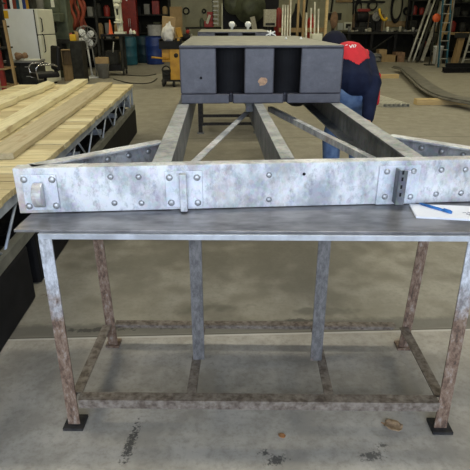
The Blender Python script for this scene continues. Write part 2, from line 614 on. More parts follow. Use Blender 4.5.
# ------------------------------------------------------------------ the work table
TT = .797
TL = (-.560, 1.500)                  # front left leg, floor
def tb(u, v, z):                     # table coordinates: u along the front, v towards the back
    a = math.radians(-3.0)
    return V((TL[0] + u * math.cos(a) - v * math.sin(a), TL[1] + u * math.sin(a) + v * math.cos(a), z))
U1, V1 = 1.41, .515
TUP = (0, 0, 1)
T = thing('work_table', 'steel work table with rusty angle legs carrying the front end of the galvanised frame', 'table', (.17, 1.75, 0))
TA = math.radians(-3.0)
def tbox(u0, u1, v0, v1, z0, z1):
    c = tb((u0 + u1) / 2, (v0 + v1) / 2, (z0 + z1) / 2)
    return MB().box(c, (u1 - u0, v1 - v0, z1 - z0), TA)
tbox(-.135, U1 + .16, .076, V1 + .12, TT - .010, TT).build('tabletop', 'mill', T, bevel=.0015)
tbox(-.05, U1 + .06, .064, .104, TT - .030, TT - .0105).build('front_rim', 'rim', T, bevel=.001)
tbox(-.045, U1 + .06, V1 - .03, V1 + .01, TT - .045, TT - .0105).build('rear_rim', 'lowrail', T)
def leg(u, v, m, w=.05, lean=0.0, zb=.012, fl=1, name='leg'):
    p0, p1 = tb(u, v, zb), tb(u + lean, v + (.069 if v < .1 else .02), TT - .0315)
    ux = (tb(1, 0, 0) - tb(0, 0, 0)); 
    mb = MB()
    # angle iron, corner at the outside front
    t_ = .006
    fy = V((math.sin(-TA), math.cos(TA), 0))
    po = [(0, 0), (w, 0), (w, t_), (t_, t_), (t_, w), (0, w)]
    cos = []
    for p in (p0, p1):
        for a, c in po:
            q = p + ux * (a * fl) + fy * c
            cos.append(q)
    n = 6
    mb._add(cos, [tuple(range(n - 1, -1, -1)), tuple(range(n, 12))] + [(i, (i + 1) % n, n + (i + 1) % n, n + i) for i in range(n)])
    return mb.build(name, m, T)
leg(-.028, 0, 'legfront', .045, -.025); leg(U1 + .020, 0, 'legfront', .047, .02, fl=-1)
leg(.0, V1, 'legrear', .045, -.025); leg(U1 + .03, V1, 'legrear', .045, .03, fl=-1)
for u, v, nm in ((-.005, .015, .038), (U1, .015, .038), (.02, V1 + .02, .032), (U1 + .01, V1 + .02, .032)):
    c = tb(u, v, .006)
    MB().box(c, (nm * 2, nm * 2, .012), TA).build('foot_plate', 'blacksteel' if nm > .035 else 'post', T)
# low rails, angle iron lying flat
def lrail(a, b, w, name, m='lowrail', h=.04, z=.125):
    p0, p1 = tb(*a, z), tb(*b, z)
    MB().prof(p0, p1, [(-w / 2, 0), (w / 2, 0), (w / 2, -h), (w / 2 - .006, -h), (w / 2 - .006, -.006), (-w / 2, -.006)]).build(name, m, T)
lrail((.02, .03), (U1 - .02, .03), .045, 'front_rail')
lrail((U1 - .04, V1 + .02), (.04, V1 + .02), .04, 'rear_rail')
lrail((.005, V1), (.005, .05), .04, 'side_rail')
lrail((U1 - .005, .05), (U1 - .005, V1), .04, 'side_rail')
for u in (.452, .985):
    lrail((u - .005, .05), (u, V1), .036, 'cross_rail', h=.02, z=.124)
    u2 = {.452: .455, .985: .952}[u]
    p0, p1 = tb(u2, .285, .125), tb(u2, .30, TT - .012)
    MB().prof(p0, p1, [(-.028, -.028), (.020, -.028), (.020, -.022), (-.022, -.022), (-.022, .020), (-.028, .020)], (0, 1, 0)).build('middle_post', 'post', T)
    MB().bar(tb(u, .115, TT - .03), tb(u, V1, TT - .03), .03, .035).build('top_cross_bar', 'lowrail', T)

# ------------------------------------------------------------------ the galvanised frame on the table
BZ0, BZ1 = .799, .968
A2 = .037
def fb(x, d=0.0, z=0.0):             # a point on the front face of the frame; d behind it
    return V((x, 1.733 + (x + .722) * A2 + d, z))
FR = thing('galvanised_frame', 'galvanised steel dock frame with riveted front beam and rails, lying on the work table', 'dock frame', (.3, 3.5, .80))
mb = MB()
X0, X1 = -.722, 1.45
def fplate(x0, x1, d0, d1, z0, z1):
    mb_ = MB()
    c = fb((x0 + x1) / 2, (d0 + d1) / 2, (z0 + z1) / 2)
    return mb_.box(c, (x1 - x0, d1 - d0, z1 - z0), A2)
fplate(X0, X1, 0, .010, BZ0, BZ1).build('front_beam', 'galv', FR, bevel=.002)
fplate(X0, X1, .0105, .055, BZ1 - .008, BZ1).build('top_flange', 'galv', FR, bevel=.002)
fplate(X0, X1, .0105, .055, BZ0, BZ0 + .008).build('bottom_flange', 'galv', FR)
fplate(X0, X0 + .008, .0105, .05, BZ0 + .01, BZ1 - .01).build('end_plate', 'galv', FR)

def onf(px, py):                     # hits the front face
    y = 1.75
    for _ in range(6):
        p = at(px, py, y)
        y = fb(p.x).y
    return p
def rivet(px, py, parent=FR, r=.0115, d=0.0):
    p = onf(px, py)
    MB().dome((p.x, p.y - d, p.z), r, .007, (A2, -1, 0)).build('rivet', 'rivet', parent)
def bplate(x0, x1, y0, y1, t=.008):
    a, c = onf(x0, y0), onf(x1, y1)
    return fplate(a.x, c.x, -t, -.0003, c.z, a.z).build('bracket_plate', 'plate', FR, bevel=.0015)
pl1 = bplate(21, 61, 175, 209)
for p in ((24.5, 179), (52.5, 179), (30, 205.5), (57, 205)): rivet(*p, pl1, .013, .008)
pl2 = bplate(164.5, 203, 171, 206)
for p in ((169.5, 177), (197, 177), (171.5, 202), (198, 202)): rivet(*p, pl2, .013, .008)
pl3 = bplate(379.5, 415, 165.5, 203)
for p in ((386.5, 171), (413, 170.5), (384, 196), (409.5, 196)): rivet(*p, pl3, .012, .008)
for p in ((110.5, 177), (138.5, 177), (114.5, 203), (141.5, 203), (269, 175), (269, 199.5),
          (441.5, 170), (465.5, 169.5), (436, 194), (461, 193)): rivet(*p, FR)
p = onf(304, 174)
MB().lathe([(.006, -.0006), (.006, .002)], p, 12, (A2, -1, 0)).build('bolt_hole', 'floatdark', FR)
# half moon hook plate on the left bracket: a vertical half disc standing out of the plate
c = onf(41, 194)
mb = MB()
n = 14
pr = []
for i in range(n + 1):
    a = PI / 2 - PI * i / n
    pr.append((math.cos(a) * .044, math.sin(a) * .046))
cos = []
for dx in (-.019, .015):
    for q, z in pr:
        cos.append((c.x + dx, c.y - .008 - q, c.z + z))
k = n + 1
mb._add(cos, [tuple(range(k)), tuple(range(2 * k - 1, k - 1, -1))] + [(i, (i + 1) % k, k + (i + 1) % k, k + i) for i in range(k)])
mb.build('half_moon_lug', 'galv', FR, bevel=.003)
# square bar handle on the middle bracket
a, c = onf(183, 174), onf(184, 209)
MB().bar((a.x, a.y - .028, a.z + .008), (c.x + .003, c.y - .028, BZ0 + .004), .026, .026, (0, -1, 0)).bb((a.x - .012, a.y - .028, a.z - .016), (a.x + .012, a.y - .007, a.z + .008)).bb((a.x - .010, a.y - .028, BZ0 + .004), (a.x + .014, a.y - .007, BZ0 + .024)).build('bar_handle', 'galv', FR, bevel=.003)
# folded bracket with slots on the right bracket
a, c = onf(401, 168), onf(401, 201)
mb = MB().bb((a.x - .022, a.y - .045, BZ0 + .012), (a.x - .015, a.y - .007, a.z + .004)).bb((a.x - .022, a.y - .050, BZ0 + .012), (a.x + .010, a.y - .045, a.z + .004))
mb.build('folded_lug', 'rail', FR, bevel=.002)
mb = MB()
for zz in (.845, .875, .905, .93):
    mb.bb((a.x - .012, a.y - .0512, zz), (a.x - .005, a.y - .0502, zz + .014))
mb.build('lug_slot', 'floatdark', FR)
MB().bb((a.x + .011, a.y - .030, BZ0 + .012), (a.x + .030, a.y - .007, a.z - .004)).build('lug_web', 'plate', FR, bevel=.002)

# the rails, C channels running back under the floats
def rail(x0, x1, y0, y1, wt, flip, name='rail'):
    z0, z1, t = .805, .968, .007
    s = flip
    mb = MB()
    poly = [(0, z1), (0, z0), (s * wt, z0), (s * wt, z0 + t), (s * t, z0 + t), (s * t, z1 - t), (s * wt, z1 - t), (s * wt, z1)]
    n = len(poly)
    cos = [(xx + a, y, c) for xx, y in ((x0, y0), (x1, y1)) for a, c in poly]
    mb._add(cos, [tuple(range(n)), tuple(range(2 * n - 1, n - 1, -1))] + [(i, (i + 1) % n, n + (i + 1) % n, n + i) for i in range(n)])
    return mb.build(name, 'rail', FR)
YE = 8.9
r = rail(-.166, -.150, 1.815, YE, .070, -1)
rc = rail(.245, .245, 1.83, YE, .052, 1)
rr = rail(.795, .795, 1.85, YE, .070, -1)
for ob, x0, w_ in ((r, -.238, .074), (rc, .244, .054), (rr, .723, .074)):
    pass
# weathered top caps of the rails, paler: light from above put into the colour
def cap(x0a, x0b, w_):
    z0, z1 = .9685, .9695
    mb = MB()
    cos = [(x0a, 1.80 if x0a < 0 else 1.84, z0), (x0a + w_, 1.80 if x0a < 0 else 1.84, z0), (x0b + w_, 3.17, z0), (x0b, 3.17, z0)]
    cos += [(a, b_, z1) for a, b_, c_ in cos]
    mb._add(cos, [(0, 1, 2, 3), (4, 5, 6, 7), (0, 1, 5, 4), (1, 2, 6, 5), (2, 3, 7, 6), (3, 0, 4, 7)])
    mb.build('rail_top_face', 'galv_top', FR)
cap(-.236, -.233, .070); cap(.245, .245, .052); cap(.725, .725, .070)
# diagonal flat braces between the rails
MB().angle((-.146, 2.06, .868), (.205, 3.50, .868), .036, .035, .006).build('diagonal_brace', 'galv', FR)
MB().angle((.385, 3.70, .868), (.705, 2.22, .868), .034, .034, .006, flip=-1).build('diagonal_brace', 'galv', FR)
MB().bb((.20, 3.30, .90), (.244, 3.36, .965)).build('brace_gusset', 'rail', FR)
for yy in (5.4, 7.3, 8.86):
    MB().bb((-.145, yy - .02, .83), (.244, yy + .02, .96)).bb((.30, yy - .02, .83), (.72, yy + .02, .96)).build('cross_member', 'rail', FR)
# wing channels from the beam ends back to the outer rails
def wing(p0, p1, flip):
    p0, p1 = V(p0), V(p1)
    t = .007
    mb = MB().prof(p0, p1, [(0, 0), (flip * .055, 0), (flip * .055, -t), (flip * t, -t), (flip * t, -.16), (0, -.16)])
    o = mb.build('wing_channel', 'galv', FR)
    d = (p1 - p0); L = d.length; d.normalize()
    s = d.cross(V((0, 0, 1)))
    for i in range(5):
        q = p0 + d * L * (.22 + .17 * i) - V((0, 0, .040))
        MB().dome(q + s * (flip * (t + .0003)), .013, .010, s * flip).build('rivet', 'rivet', o)
wing((-.690, 1.795, .968), (-.255, 2.175, .968), 1)
wing((1.19, 1.87, .968), (.815, 2.255, .968), -1)

# ------------------------------------------------------------------ pad and pen
za = TT + .0005
mb = MB()
poly = [(.735, 1.765), (.712, 1.632), (.985, 1.582), (1.02, 1.72)]
mb.prism(poly, za, za + .008)
pd = one(mb, 'notepad', 'paper', 'white paper pad lying on the table at the right end of the beam', 'paper pad', bevel=.001)
mb = MB()
random.seed(3)
def scr(x, y, w, h):
    pts = [(x + w * i / 6 , y + h * random.uniform(-.5, .5) + (i * -.0012), za + .0086) for i in range(7)]
    mb.tube(pts, .0007, 5)
for i, (x, y) in enumerate(((.895, 1.665), (.915, 1.662), (.94, 1.658), (.90, 1.645), (.925, 1.642), (.95, 1.636), (.962, 1.66), (.91, 1.625), (.935, 1.62))):
    scr(x, y, .014, .012)
mb.build('handwriting', 'ink', pd, world=False) if False else None
hw = mb.bm
bmesh.ops.translate(hw, vec=-pd.location, verts=hw.verts)
mb.build('handwriting', 'ink', pd, world=False)
PN = thing('pen', 'blue ballpoint pen lying on the white paper pad', 'pen', (.81, 1.71, za + .008))
pa, pb = V((.768, 1.755, za + .0135)), V((.848, 1.650, za + .0135))
dd = (pb - pa).normalized()
MB().tube([pa + dd * .012, pb - dd * .035], .0048, 10).build('barrel', 'penblue', PN)
MB().tube([pb - dd * .034, pb], .0055, 10).build('pen_cap', 'penblue', PN)
MB().tube([pa + dd * .011, pa], .0042, 10, .001).build('tip', 'penblue', PN)
MB().bar(pb - dd * .032 + V((0, 0, .0065)), pb - dd * .004 + V((0, 0, .0065)), .003, .002).build('clip', 'penblue', PN)

# ------------------------------------------------------------------ the black floats
def make_float(label, y0):
    x0, x1, z0, z1, Lg = -.212, .785, .9705, 1.312, 1.90
    t = thing('dock_float', label, 'dock float', ((x0 + x1) / 2, y0 + Lg / 2, z0), 0, None)
    W = x1 - x0
    dep = .10
    zr0, zr1 = z0 + .058, z1 - .016
    MB().bb((x0 + dep, y0 + dep, zr0), (x1 - dep, y0 + Lg - dep, zr1 - .0005)).build('core', 'floatdark', t)  # near black core: shade of the recesses put into the colour
    MB().bb((x0, y0, zr1), (x1, y0 + Lg, z1 - .0015)).build('top_deck', 'float', t, bevel=.006)  # top face below is paler: dust plus ceiling reflection in its colour
    tag(MB().bb((x0 + .008, y0 + .008, z1 - .0014), (x1 - .008, y0 + Lg - .008, z1)).build('top_face', 'floattop', t), label='dusty top face with painted ceiling reflection')
    ends = [(0, .222), (.394, .576), (.740, 1)]
    def rib(lo, hi):
        MB().bb(lo, hi).build('raised_rib', 'float', t, bevel=.008)
    for a, c in ends:
        rib((x0 + a * W, y0, zr0 + .0005), (x0 + c * W, y0 + dep - .0005, zr1 - .0005))
        rib((x0 + a * W, y0 + Lg - dep + .0005, zr0 + .0005), (x0 + c * W, y0 + Lg, zr1 - .0005))
    for k in range(4):
        a = .25 + k * .42
        rib((x0, y0 + a, zr0 + .0005), (x0 + dep - .0005, y0 + a + .22, zr1 - .0005))
        rib((x1 - dep + .0005, y0 + a, zr0 + .0005), (x1, y0 + a + .22, zr1 - .0005))
    # half round hollows between the ribs, their shade painted in as near black
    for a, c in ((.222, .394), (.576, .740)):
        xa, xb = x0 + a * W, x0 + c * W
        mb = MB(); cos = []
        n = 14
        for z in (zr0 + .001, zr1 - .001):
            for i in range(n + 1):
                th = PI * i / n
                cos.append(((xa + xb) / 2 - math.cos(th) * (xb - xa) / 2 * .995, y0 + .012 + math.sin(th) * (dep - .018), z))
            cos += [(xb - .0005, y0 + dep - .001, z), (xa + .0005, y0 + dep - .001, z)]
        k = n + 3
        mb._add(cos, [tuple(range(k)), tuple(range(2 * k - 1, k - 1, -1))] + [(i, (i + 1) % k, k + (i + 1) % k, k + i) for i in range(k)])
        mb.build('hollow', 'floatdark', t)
    mb = MB()
    pts = [(x0, y0)]
    for fx in (.312, .652):
        s = x0 + fx * W - .012
        pts += [(s, y0), (s + .006, y0 + .05), (s + .018, y0 + .05), (s + .024, y0)]
    pts += [(x1, y0), (x1, y0 + Lg), (x0, y0 + Lg)]
    mb.prism(pts, z0, z0 + .0575)
    mb.build('base_flange', 'float', t, bevel=.006)
    return t, None
F1, _ = make_float('large dusty black plastic dock float on the rails, nearest the work table', 3.175)
q = V((.292, 3.1735, 1.10))
mb = MB()
random.seed(5)
pts = [(q.x + math.cos(a) * .032 * random.uniform(.65, 1.1), q.z + math.sin(a) * .030 * random.uniform(.65, 1.1)) for a in [2 * PI * i / 14 for i in range(14)]]
cos = [(a, yy, c) for yy in (3.1735, 3.1752) for a, c in pts]
mb._add(cos, [tuple(range(14)), tuple(range(27, 13, -1))] + [(i, (i + 1) % 14, 14 + (i + 1) % 14, 14 + i) for i in range(14)])
tag(mb.build('scraped_patch', 'chip', F1), label='scraped tan patch')
MB().lathe([(.008, 0), (.006, .002)], (-.085, 3.175, 1.125), 10, (0, -1, 0)).build('plug', 'floatdark', F1)
MB().ball((.60, 3.75, .965), .105, (1, 1.2, 1)).build('round_boss', 'floatdark', F1)
F2, _ = make_float('black plastic dock float on the rails, behind the nearest float', 6.85)
# bits lying on the near float
WT = thing('wire_tie', 'small twisted white wire tie on top of the near float', 'wire tie', (.515, 4.86, 1.3125))
for a, c in (((-.045, .0, .008), (.040, .02, .042)), ((-.034, .02, .046), (.045, -.01, .008)), ((-.01, -.02, .01), (.0, .02, .05))):
    MB().tube([a, c], .006, 6).build('wire', 'white', WT, False)
for px, nm in ((286, 'left of the pair'), (301, 'right of the pair')):
    p = gnd(px, 39, 1.3125)
    B = thing('screw', 'small pale screw on top of the near float, ' + nm, 'screw', p)
    MB().lathe([(.010, 0), (.011, .006), (.004, .007), (.004, .016), (0, .018)], (0, 0, 0), 10).build('head', 'white', B, False)
for px, nm in ((232, 'left'), (248, 'right')):
    p = V((at(px, 26, 8.4).x, 8.4, 1.3125))
    B = thing('round_bottle', 'small round white bottle on the rear float, the %s one' % nm, 'bottle', p)
    MB().lathe([(.02, 0), (.02, .03), (.045, .05), (.05, .085), (.03, .115), (0, .12)], (0, 0, 0), 12).build('bottle_body', 'white', B, False)

# ------------------------------------------------------------------ the stand under the rear of the rails
S = thing('frame_stand', 'dark steel stand under the rear of the galvanised rails', 'stand', (.2, 7.0, 0))
for x in (-.21, .58):
    for y in (6.957, 7.5):
        MB().bb((x - .028, y - .028, .012), (x + .028, y + .028, .76)).build('leg', 'blacksteel', S)
        MB().bb((x - .05, y - .05, 0), (x + .05, y + .05, .012)).build('foot_plate', 'rail', S)
for z in (.235, .125):
    MB().bb((-.181, 6.945, z - .018), (.551, 6.975, z + .018)).build('low_rail', 'blacksteel', S)
for x in (-.21, .58):
    MB().bb((x - .02, 6.986, .20), (x + .02, 7.471, .24)).build('side_rail', 'blacksteel', S)
MB().bb((-.32, 6.9, .76), (.90, 7.56, .804)).build('top', 'blacksteel', S)

# ------------------------------------------------------------------ the floating dock section on the left
DX = -1.085
def dx(y): return -1.02 - .0135 * (y - 1)        # its right edge runs almost along the view
D = thing('dock_section', 'floating dock section with pine decking on a galvanised truss and black floats', 'dock section', (-1.8, 4.2, 0))
ZD = .66
mb = MB()
y = .9
random.seed(11)
while y < 6.95:
    wd = .142
    e0, e1 = dx(y) + random.uniform(-.006, .006), dx(y + wd)
    xl = -2.62
    mb.bb((xl, y, ZD - .036), (e0, min(y + wd - .009, 7.0), ZD + random.uniform(-.004, .002)))
    y += wd
mb.build('decking', 'pine', D)
ya, yb = .9, 6.98
def dp(y, off, z): return V((dx(y) - off, y, z))
for off in (.012, 1.50):
    MB().angle(dp(ya, off, ZD - .0385), dp(yb, off, ZD - .0385), .05, .055, .006, flip=-1).build('top_chord', 'trusspaint', D)
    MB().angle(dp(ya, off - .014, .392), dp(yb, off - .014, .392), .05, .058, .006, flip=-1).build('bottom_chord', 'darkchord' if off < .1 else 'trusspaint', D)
n = 9
for i in range(n):
    y0 = ya + .1 + (yb - ya - .3) * i / n
    y1 = ya + .1 + (yb - ya - .3) * (i + 1) / n
    ym = (y0 + y1) / 2
    MB().tube([dp(y0, .03, .37), dp(ym, .03, .60)], .008, 6).build('truss_rod', 'trusspaint', D)
    MB().tube([dp(ym, .03, .60), dp(y1, .03, .37)], .008, 6).build('truss_rod', 'trusspaint', D)
for i in range(7):
    y0 = ya + .4 + i * .92
    MB().bar(dp(y0, .06, .43), dp(y0, 1.45, .43), .04, .05).build('cross_beam', 'trusspaint', D)
for yy in (yb - .03, yb - .28, 3.2, 3.35):
    MB().bar(dp(yy, .025, .34), dp(yy, .025, ZD - .045), .06 if yy > 5 else .045, .02, (1, 0, 0)).build('end_post', 'trusspaint', D)
MB().bb((-2.5, yb - .02, .36), (dx(yb) - .06, yb, ZD - .045)).build('end_plate', 'trusspaint', D)
for y0, y1 in ((.9, 2.50), (2.66, 4.0), (4.03, 5.5), (5.53, 6.99)):
    MB().bb((dx(y0) - 1.45, y0, 0), (dx(y0) - .012, y1, .333)).build('float', 'floatdark', D, bevel=.02)
MB().bb((-1.30, .95, .335), (-1.22, 6.9, .375)).build('float_strap', 'floatdark', D)

# three long planks lying on the decking
def plank(label, pts, z0, h, m, seg=14, wob=0.0):
    """pts: near left, near right, far right, far left"""
    a, b_, c, d = [V((*p, 0)) for p in pts]
    mb = MB()
    cos = []
    for i in range(seg + 1):
        f = i / seg
        l = a.lerp(d, f); r_ = b_.lerp(c, f)
        w1 = wob * (math.sin(i * 2.1) * .4 + math.sin(i * .9 + 1) * .6); 
        r_ = r_ + V((w1, 0, 0))
        for p, z in ((l, 0), (r_, 0), (r_, h), (l, h)):
            cos.append((p.x, p.y, z0 + z))
    fs = [(0, 1, 2, 3), (4 * seg + 3, 4 * seg + 2, 4 * seg + 1, 4 * seg)]
    for i in range(seg):
        for k in range(4):
            fs.append((4 * i + k, 4 * i + 4 + k, 4 * i + 4 + (k + 1) % 4, 4 * i + (k + 1) % 4))
    mb._add(cos, fs)
    return one(mb, 'plank', m, label, 'plank', 'long planks lying on the pine decking', bevel=.003)
plank('wide greyed plank on the decking, nearest the truss edge', [(-1.43, 3.02), (-1.245, 3.05), (-1.352, 6.86), (-1.54, 6.86)], ZD + .003, .038, 'greyplank')
plank('straight pale plank on the decking, between the greyed plank and the rough edged one', [(-1.62, 2.6), (-1.485, 2.6), (-1.735, 7.15), (-1.90, 7.13)], ZD + .003, .05, 'pineplank')
plank('rough edged pine plank on the decking, furthest from the truss edge', [(-2.27, 3.0), (-2.06, 3.0), (-2.05, 6.75), (-2.22, 6.95)], ZD + .003, .05, 'pineplank', 26, .028)

# ------------------------------------------------------------------ bits on the floor
def leaf(p, sz, label, nm='dry_leaf'):
    t = thing(nm, label, 'leaf', (p.x, p.y, 0.0))
    mb = MB()
    random.seed(int(sz * 1000))
    n, mrows = 6, 7
    cos = []
    for s in (0, 1):
        for i in range(mrows):
            for j in range(n):
                u, v = i / (mrows - 1) - .5, j / (n - 1) - .5
                wv = (1 - (2 * u) ** 2 * .55)
                cos.append((u * sz, v * sz * .85 * wv, .003 + s * .002 + .010 * sz / .07 * (math.sin(u * 17) * .5 + .5 + v * v * 2.5)))
    k = mrows * n
    fs = [(i * n + j, i * n + j + 1, (i + 1) * n + j + 1, (i + 1) * n + j) for i in range(mrows - 1) for j in range(n - 1)]
    fs += [tuple(k + q for q in f[::-1]) for f in fs]
    for i in range(mrows - 1):
        fs += [(i * n, (i + 1) * n, k + (i + 1) * n, k + i * n), (i * n + n - 1, (i + 1) * n + n - 1, k + (i + 1) * n + n - 1, k + i * n + n - 1)]
    for j in range(n - 1):
        fs += [(j, j + 1, k + j + 1, k + j), ((mrows - 1) * n + j, (mrows - 1) * n + j + 1, k + (mrows - 1) * n + j + 1, k + (mrows - 1) * n + j)]
    mb._add(cos, fs, True)
    mb.build('blade', 'leafbrown' if sz > .05 else 'leaf', t, False)
    MB().tube([(-sz * .5, 0, .006), (-sz * .68, .006, .004)], .0015, 5).build('stalk', 'leaf', t, False)
    t.rotation_euler = (0, 0, -.5)
    return t
leaf(V((.668, 1.445, 0)), .068, 'large crumpled brown leaf on the concrete near the right table leg')
leaf(V((.233, 1.416, 0)), .026, 'tiny orange leaf on the concrete in front of the table')
# ------------------------------------------------------------------ the person
def remesh(mb, name, m, parent, voxel=.012, smooth=6, world=True):
    o = mb.build(name, m, parent, world)
    r = o.modifiers.new('r', 'REMESH'); r.mode = 'VOXEL'; r.voxel_size = voxel; r.use_smooth_shade = True
    s = o.modifiers.new('s', 'SMOOTH'); s.factor = .5; s.iterations = smooth
    bpy.context.view_layer.update()
    me = bpy.data.meshes.new_from_object(o.evaluated_get(bpy.context.evaluated_depsgraph_get()))
    o.modifiers.clear()
    old = o.data
    o.data = me
    bpy.data.meshes.remove(old)
    return o


PX = .05
def J(x, y, z): return V((x + PX, y, z))
hipL, hipR = J(1.05, 4.28, .86), J(1.19, 4.30, .86)
knL, knR = J(.99, 4.42, .49), J(1.22, 4.37, .49)
anL, anR = J(.99, 4.32, .09), J(1.21, 4.26, .09)
pel = J(1.12, 4.28, .90); mid = J(1.12, 4.40, 1.03); che = J(1.11, 4.51, 1.115); nec = J(1.09, 4.61, 1.19)
shL, shR = J(.94, 4.54, 1.115), J(1.265, 4.56, 1.12)
elL, elR = J(.92, 4.74, .94), J(1.265, 4.27, .965)
wrL, wrR = J(.86, 4.92, 1.08), J(1.18, 4.02, .69)
hd = J(1.005, 4.66, 1.225)
fwd = V((-.72, .55, -.42)).normalized()          # where the face looks: at the side of the float
hup = V((-.35, .25, .90)); hup = (hup - fwd * hup.dot(fwd)).normalized()
hrt = fwd.cross(hup)
HR = Matrix((hrt, fwd, hup)).transposed()
P_ = thing('person', 'person in a navy jacket with red shoulders and jeans bending over beside the near float', 'person', (1.2, 4.35, 0))
b = MB()
b.capsule(pel, mid, .135, .13).capsule(mid, che, .13, .14).capsule(che, nec, .12, .06).capsule(nec, hd - hup * .03, .055, .058)
b.capsule(hipL, hipR, .11, .11).capsule(shL, shR, .075, .075)
for h, k, a in ((hipL, knL, anL), (hipR, knR, anR)):
    b.capsule(h, k, .088, .058).capsule(k, a, .058, .038)
    f = V((-.12, .99, 0)).normalized()
    b.capsule(a + V((0, 0, -.045)), a + f * .16 + V((0, 0, -.055)), .040, .034)
for s, e, w_ in ((shL, elL, wrL), (shR, elR, wrR)):
    b.capsule(s, e, .055, .042).capsule(e, w_, .042, .030)
# head with face
b.ball(hd, .1, (.78, .95, 1.12), HR)
b.ball(hd + fwd * .045 - hup * .05, .066, (.85, .9, 1), HR)
b.capsule(hd + fwd * .092 + hup * .012, hd + fwd * .118 - hup * .022, .011, .015, 8)      # nose
b.capsule(hd + fwd * .092 - hup * .058 - hrt * .018, hd + fwd * .092 - hup * .058 + hrt * .018, .010, .010, 8)
for s in (-1, 1):
    b.ball(hd + hrt * s * .080 - hup * .01, .028, (.35, .7, 1.1), HR)                        # ears
    b.ball(hd + fwd * .078 + hrt * s * .034 + hup * .030, .020, (1.1, .6, .5), HR)           # brows
# hands
def hand(w_, d, palm_n, curl):
    d = d.normalized(); pn = (palm_n - d * palm_n.dot(d)).normalized(); sd = d.cross(pn)
    pc = w_ + d * .05
    for k in range(4):
        q = w_ + d * .025 + sd * (.026 - .0175 * k)
        b.capsule(q, w_ + d * .088 + sd * (.030 - .020 * k), .017, .0125, 8)
        f0 = w_ + d * .090 + sd * (.030 - .020 * k)
        L = (.040, .046, .043, .033)[k]
        d1 = (d * math.cos(curl) + pn * math.sin(curl)); d2 = (d * math.cos(curl * 2) + pn * math.sin(curl * 2))
        f1 = f0 + d1 * L; f2 = f1 + d2 * L * .75
        b.capsule(f0, f1, .0095, .0088, 8).capsule(f1, f2, .0088, .0078, 8)
    t0 = w_ + d * .03 + sd * .028
    t1 = t0 + (d * .6 + sd * .7 + pn * .3).normalized() * .045
    b.capsule(w_ + d * .02, t0, .016, .014, 8).capsule(t0, t1, .0125, .0105, 8).capsule(t1, t1 + (d * .9 + pn * .4).normalized() * .03, .0105, .0085, 8)
hand(wrL, V((-.35, .9, .05)), V((-1, -.3, 0)), .35)
hand(wrR, V((-.35, .10, -.93)), V((-.6, .55, -.1)), .35)
remesh(b, 'body', 'skin', P_, .007, 3)
# clothes, a little outside the body
b = MB()
b.capsule(pel + V((0, .01, .05)), mid, .165, .165).capsule(mid, che, .165, .17).capsule(che, nec - V((0, .02, .02)), .155, .09)
b.capsule(shL, shR, .098, .098).capsule(che, shR, .13, .095).capsule(che, shL, .13, .095).capsule(nec - V((.02, .01, .01)), nec + V((-.02, .01, .028)), .080, .072)
for s, e, w_ in ((shL, elL, wrL), (shR, elR, wrR)):
    b.capsule(s, e, .092, .074).capsule(e, w_ + (e - w_) * .10, .074, .050)
    b.ball(e, .078)
ja = remesh(b, 'jacket', 'navy', P_, .011, 5)
# the red yoke: the upper part of the jacket, split off along a V shaped seam
axis = (nec - pel).normalized()
def is_red(c):
    c = c + V(P_['_o'])
    u = (c - pel).dot(axis) / (nec - pel).length
    sx_ = c.x - (PX + 1.16)
    arm = (c.x > PX + 1.285)
    lim = .24 + abs(sx_ + .035) * 2.6
    return u > lim and c.x < PX + 1.285 + (u - 1) * .05 and not (u > 1.16)
bm = bmesh.new(); bm.from_mesh(ja.data)
red = [f for f in bm.faces if is_red(f.calc_center_median())]
by = bmesh.new(); mp = {}
for f in red:
    vs = []
    for v in f.verts:
        if v.index not in mp: mp[v.index] = by.verts.new(v.co + v.normal * .003)
        vs.append(mp[v.index])
    by.faces.new(vs).smooth = True
me = bpy.data.meshes.new('jacket_yoke'); by.to_mesh(me); by.free(); me.materials.append(M['jred'])
yo = bpy.data.objects.new('jacket_yoke', me); COL.objects.link(yo); yo.parent = P_; yo['_o'] = P_['_o']
tag(yo, label='red jacket yoke')
bvh = BVHTree.FromBMesh(bm)
bm.free()
# red panel down the back of the sleeve
mb = MB()
for i in range(7):
    f = i / 6
    q = shR.lerp(elR, .75).lerp(wrR, f * .55) if f > 0 else shR.lerp(elR, .75)
    q = q + V((.082, .03, .0))
    mb.ball(q, .03, (.6, 1, 1.3), seg=8)
remesh(mb, 'sleeve_panel', 'jred', P_, .008, 3)
# white lettering across the collar: strokes laid on the cloth
mb = MB()
o_ = V(P_['_o'])
def stroke(a, c, r=.0045):
    pts = []
    for i in range(9):
        q = at(a[0] + (c[0] - a[0]) * i / 8, a[1] + (c[1] - a[1]) * i / 8, 4.0)
        dr = (q - EYE).normalized()
        h = bvh.ray_cast(EYE - o_, dr)
        if h[0] is not None: pts.append(h[0] + o_ - dr * .006)
    if len(pts) > 1: mb.tube(pts, r, 5)
for a, c in (((349.4, 45.2), (350.8, 47.9)), ((350.8, 47.9), (352.2, 44.8)), ((353.0, 44.9), (353.4, 47.6)), ((354.2, 44.9), (356.0, 45.2)), ((356.0, 45.2), (354.6, 47.6)), ((345.2, 45.4), (347.6, 44.8))):
    stroke(a, c)
if len(mb.bm.verts): mb.build('jacket_lettering', 'jwhite', P_)
b = MB()
b.capsule(hipL, hipR, .125, .125).capsule(pel - V((0, 0, .02)), pel + V((0, .03, .05)), .138, .135)
for h, k, a in ((hipL, knL, anL), (hipR, knR, anR)):
    b.capsule(h, k, .102, .080).capsule(k, a + V((0, 0, .02)), .085, .068)
remesh(b, 'jeans', 'jeans', P_, .011, 5)
b = MB()
for a in (anL, anR):
    f = V((-.12, .99, 0)).normalized()
    b.capsule(a + V((0, 0, .05)), a + V((0, 0, -.03)), .056, .052)
    b.capsule(a + V((0, 0, -.040)) - f * .03, a + f * .18 + V((0, 0, -.050)), .048, .040)
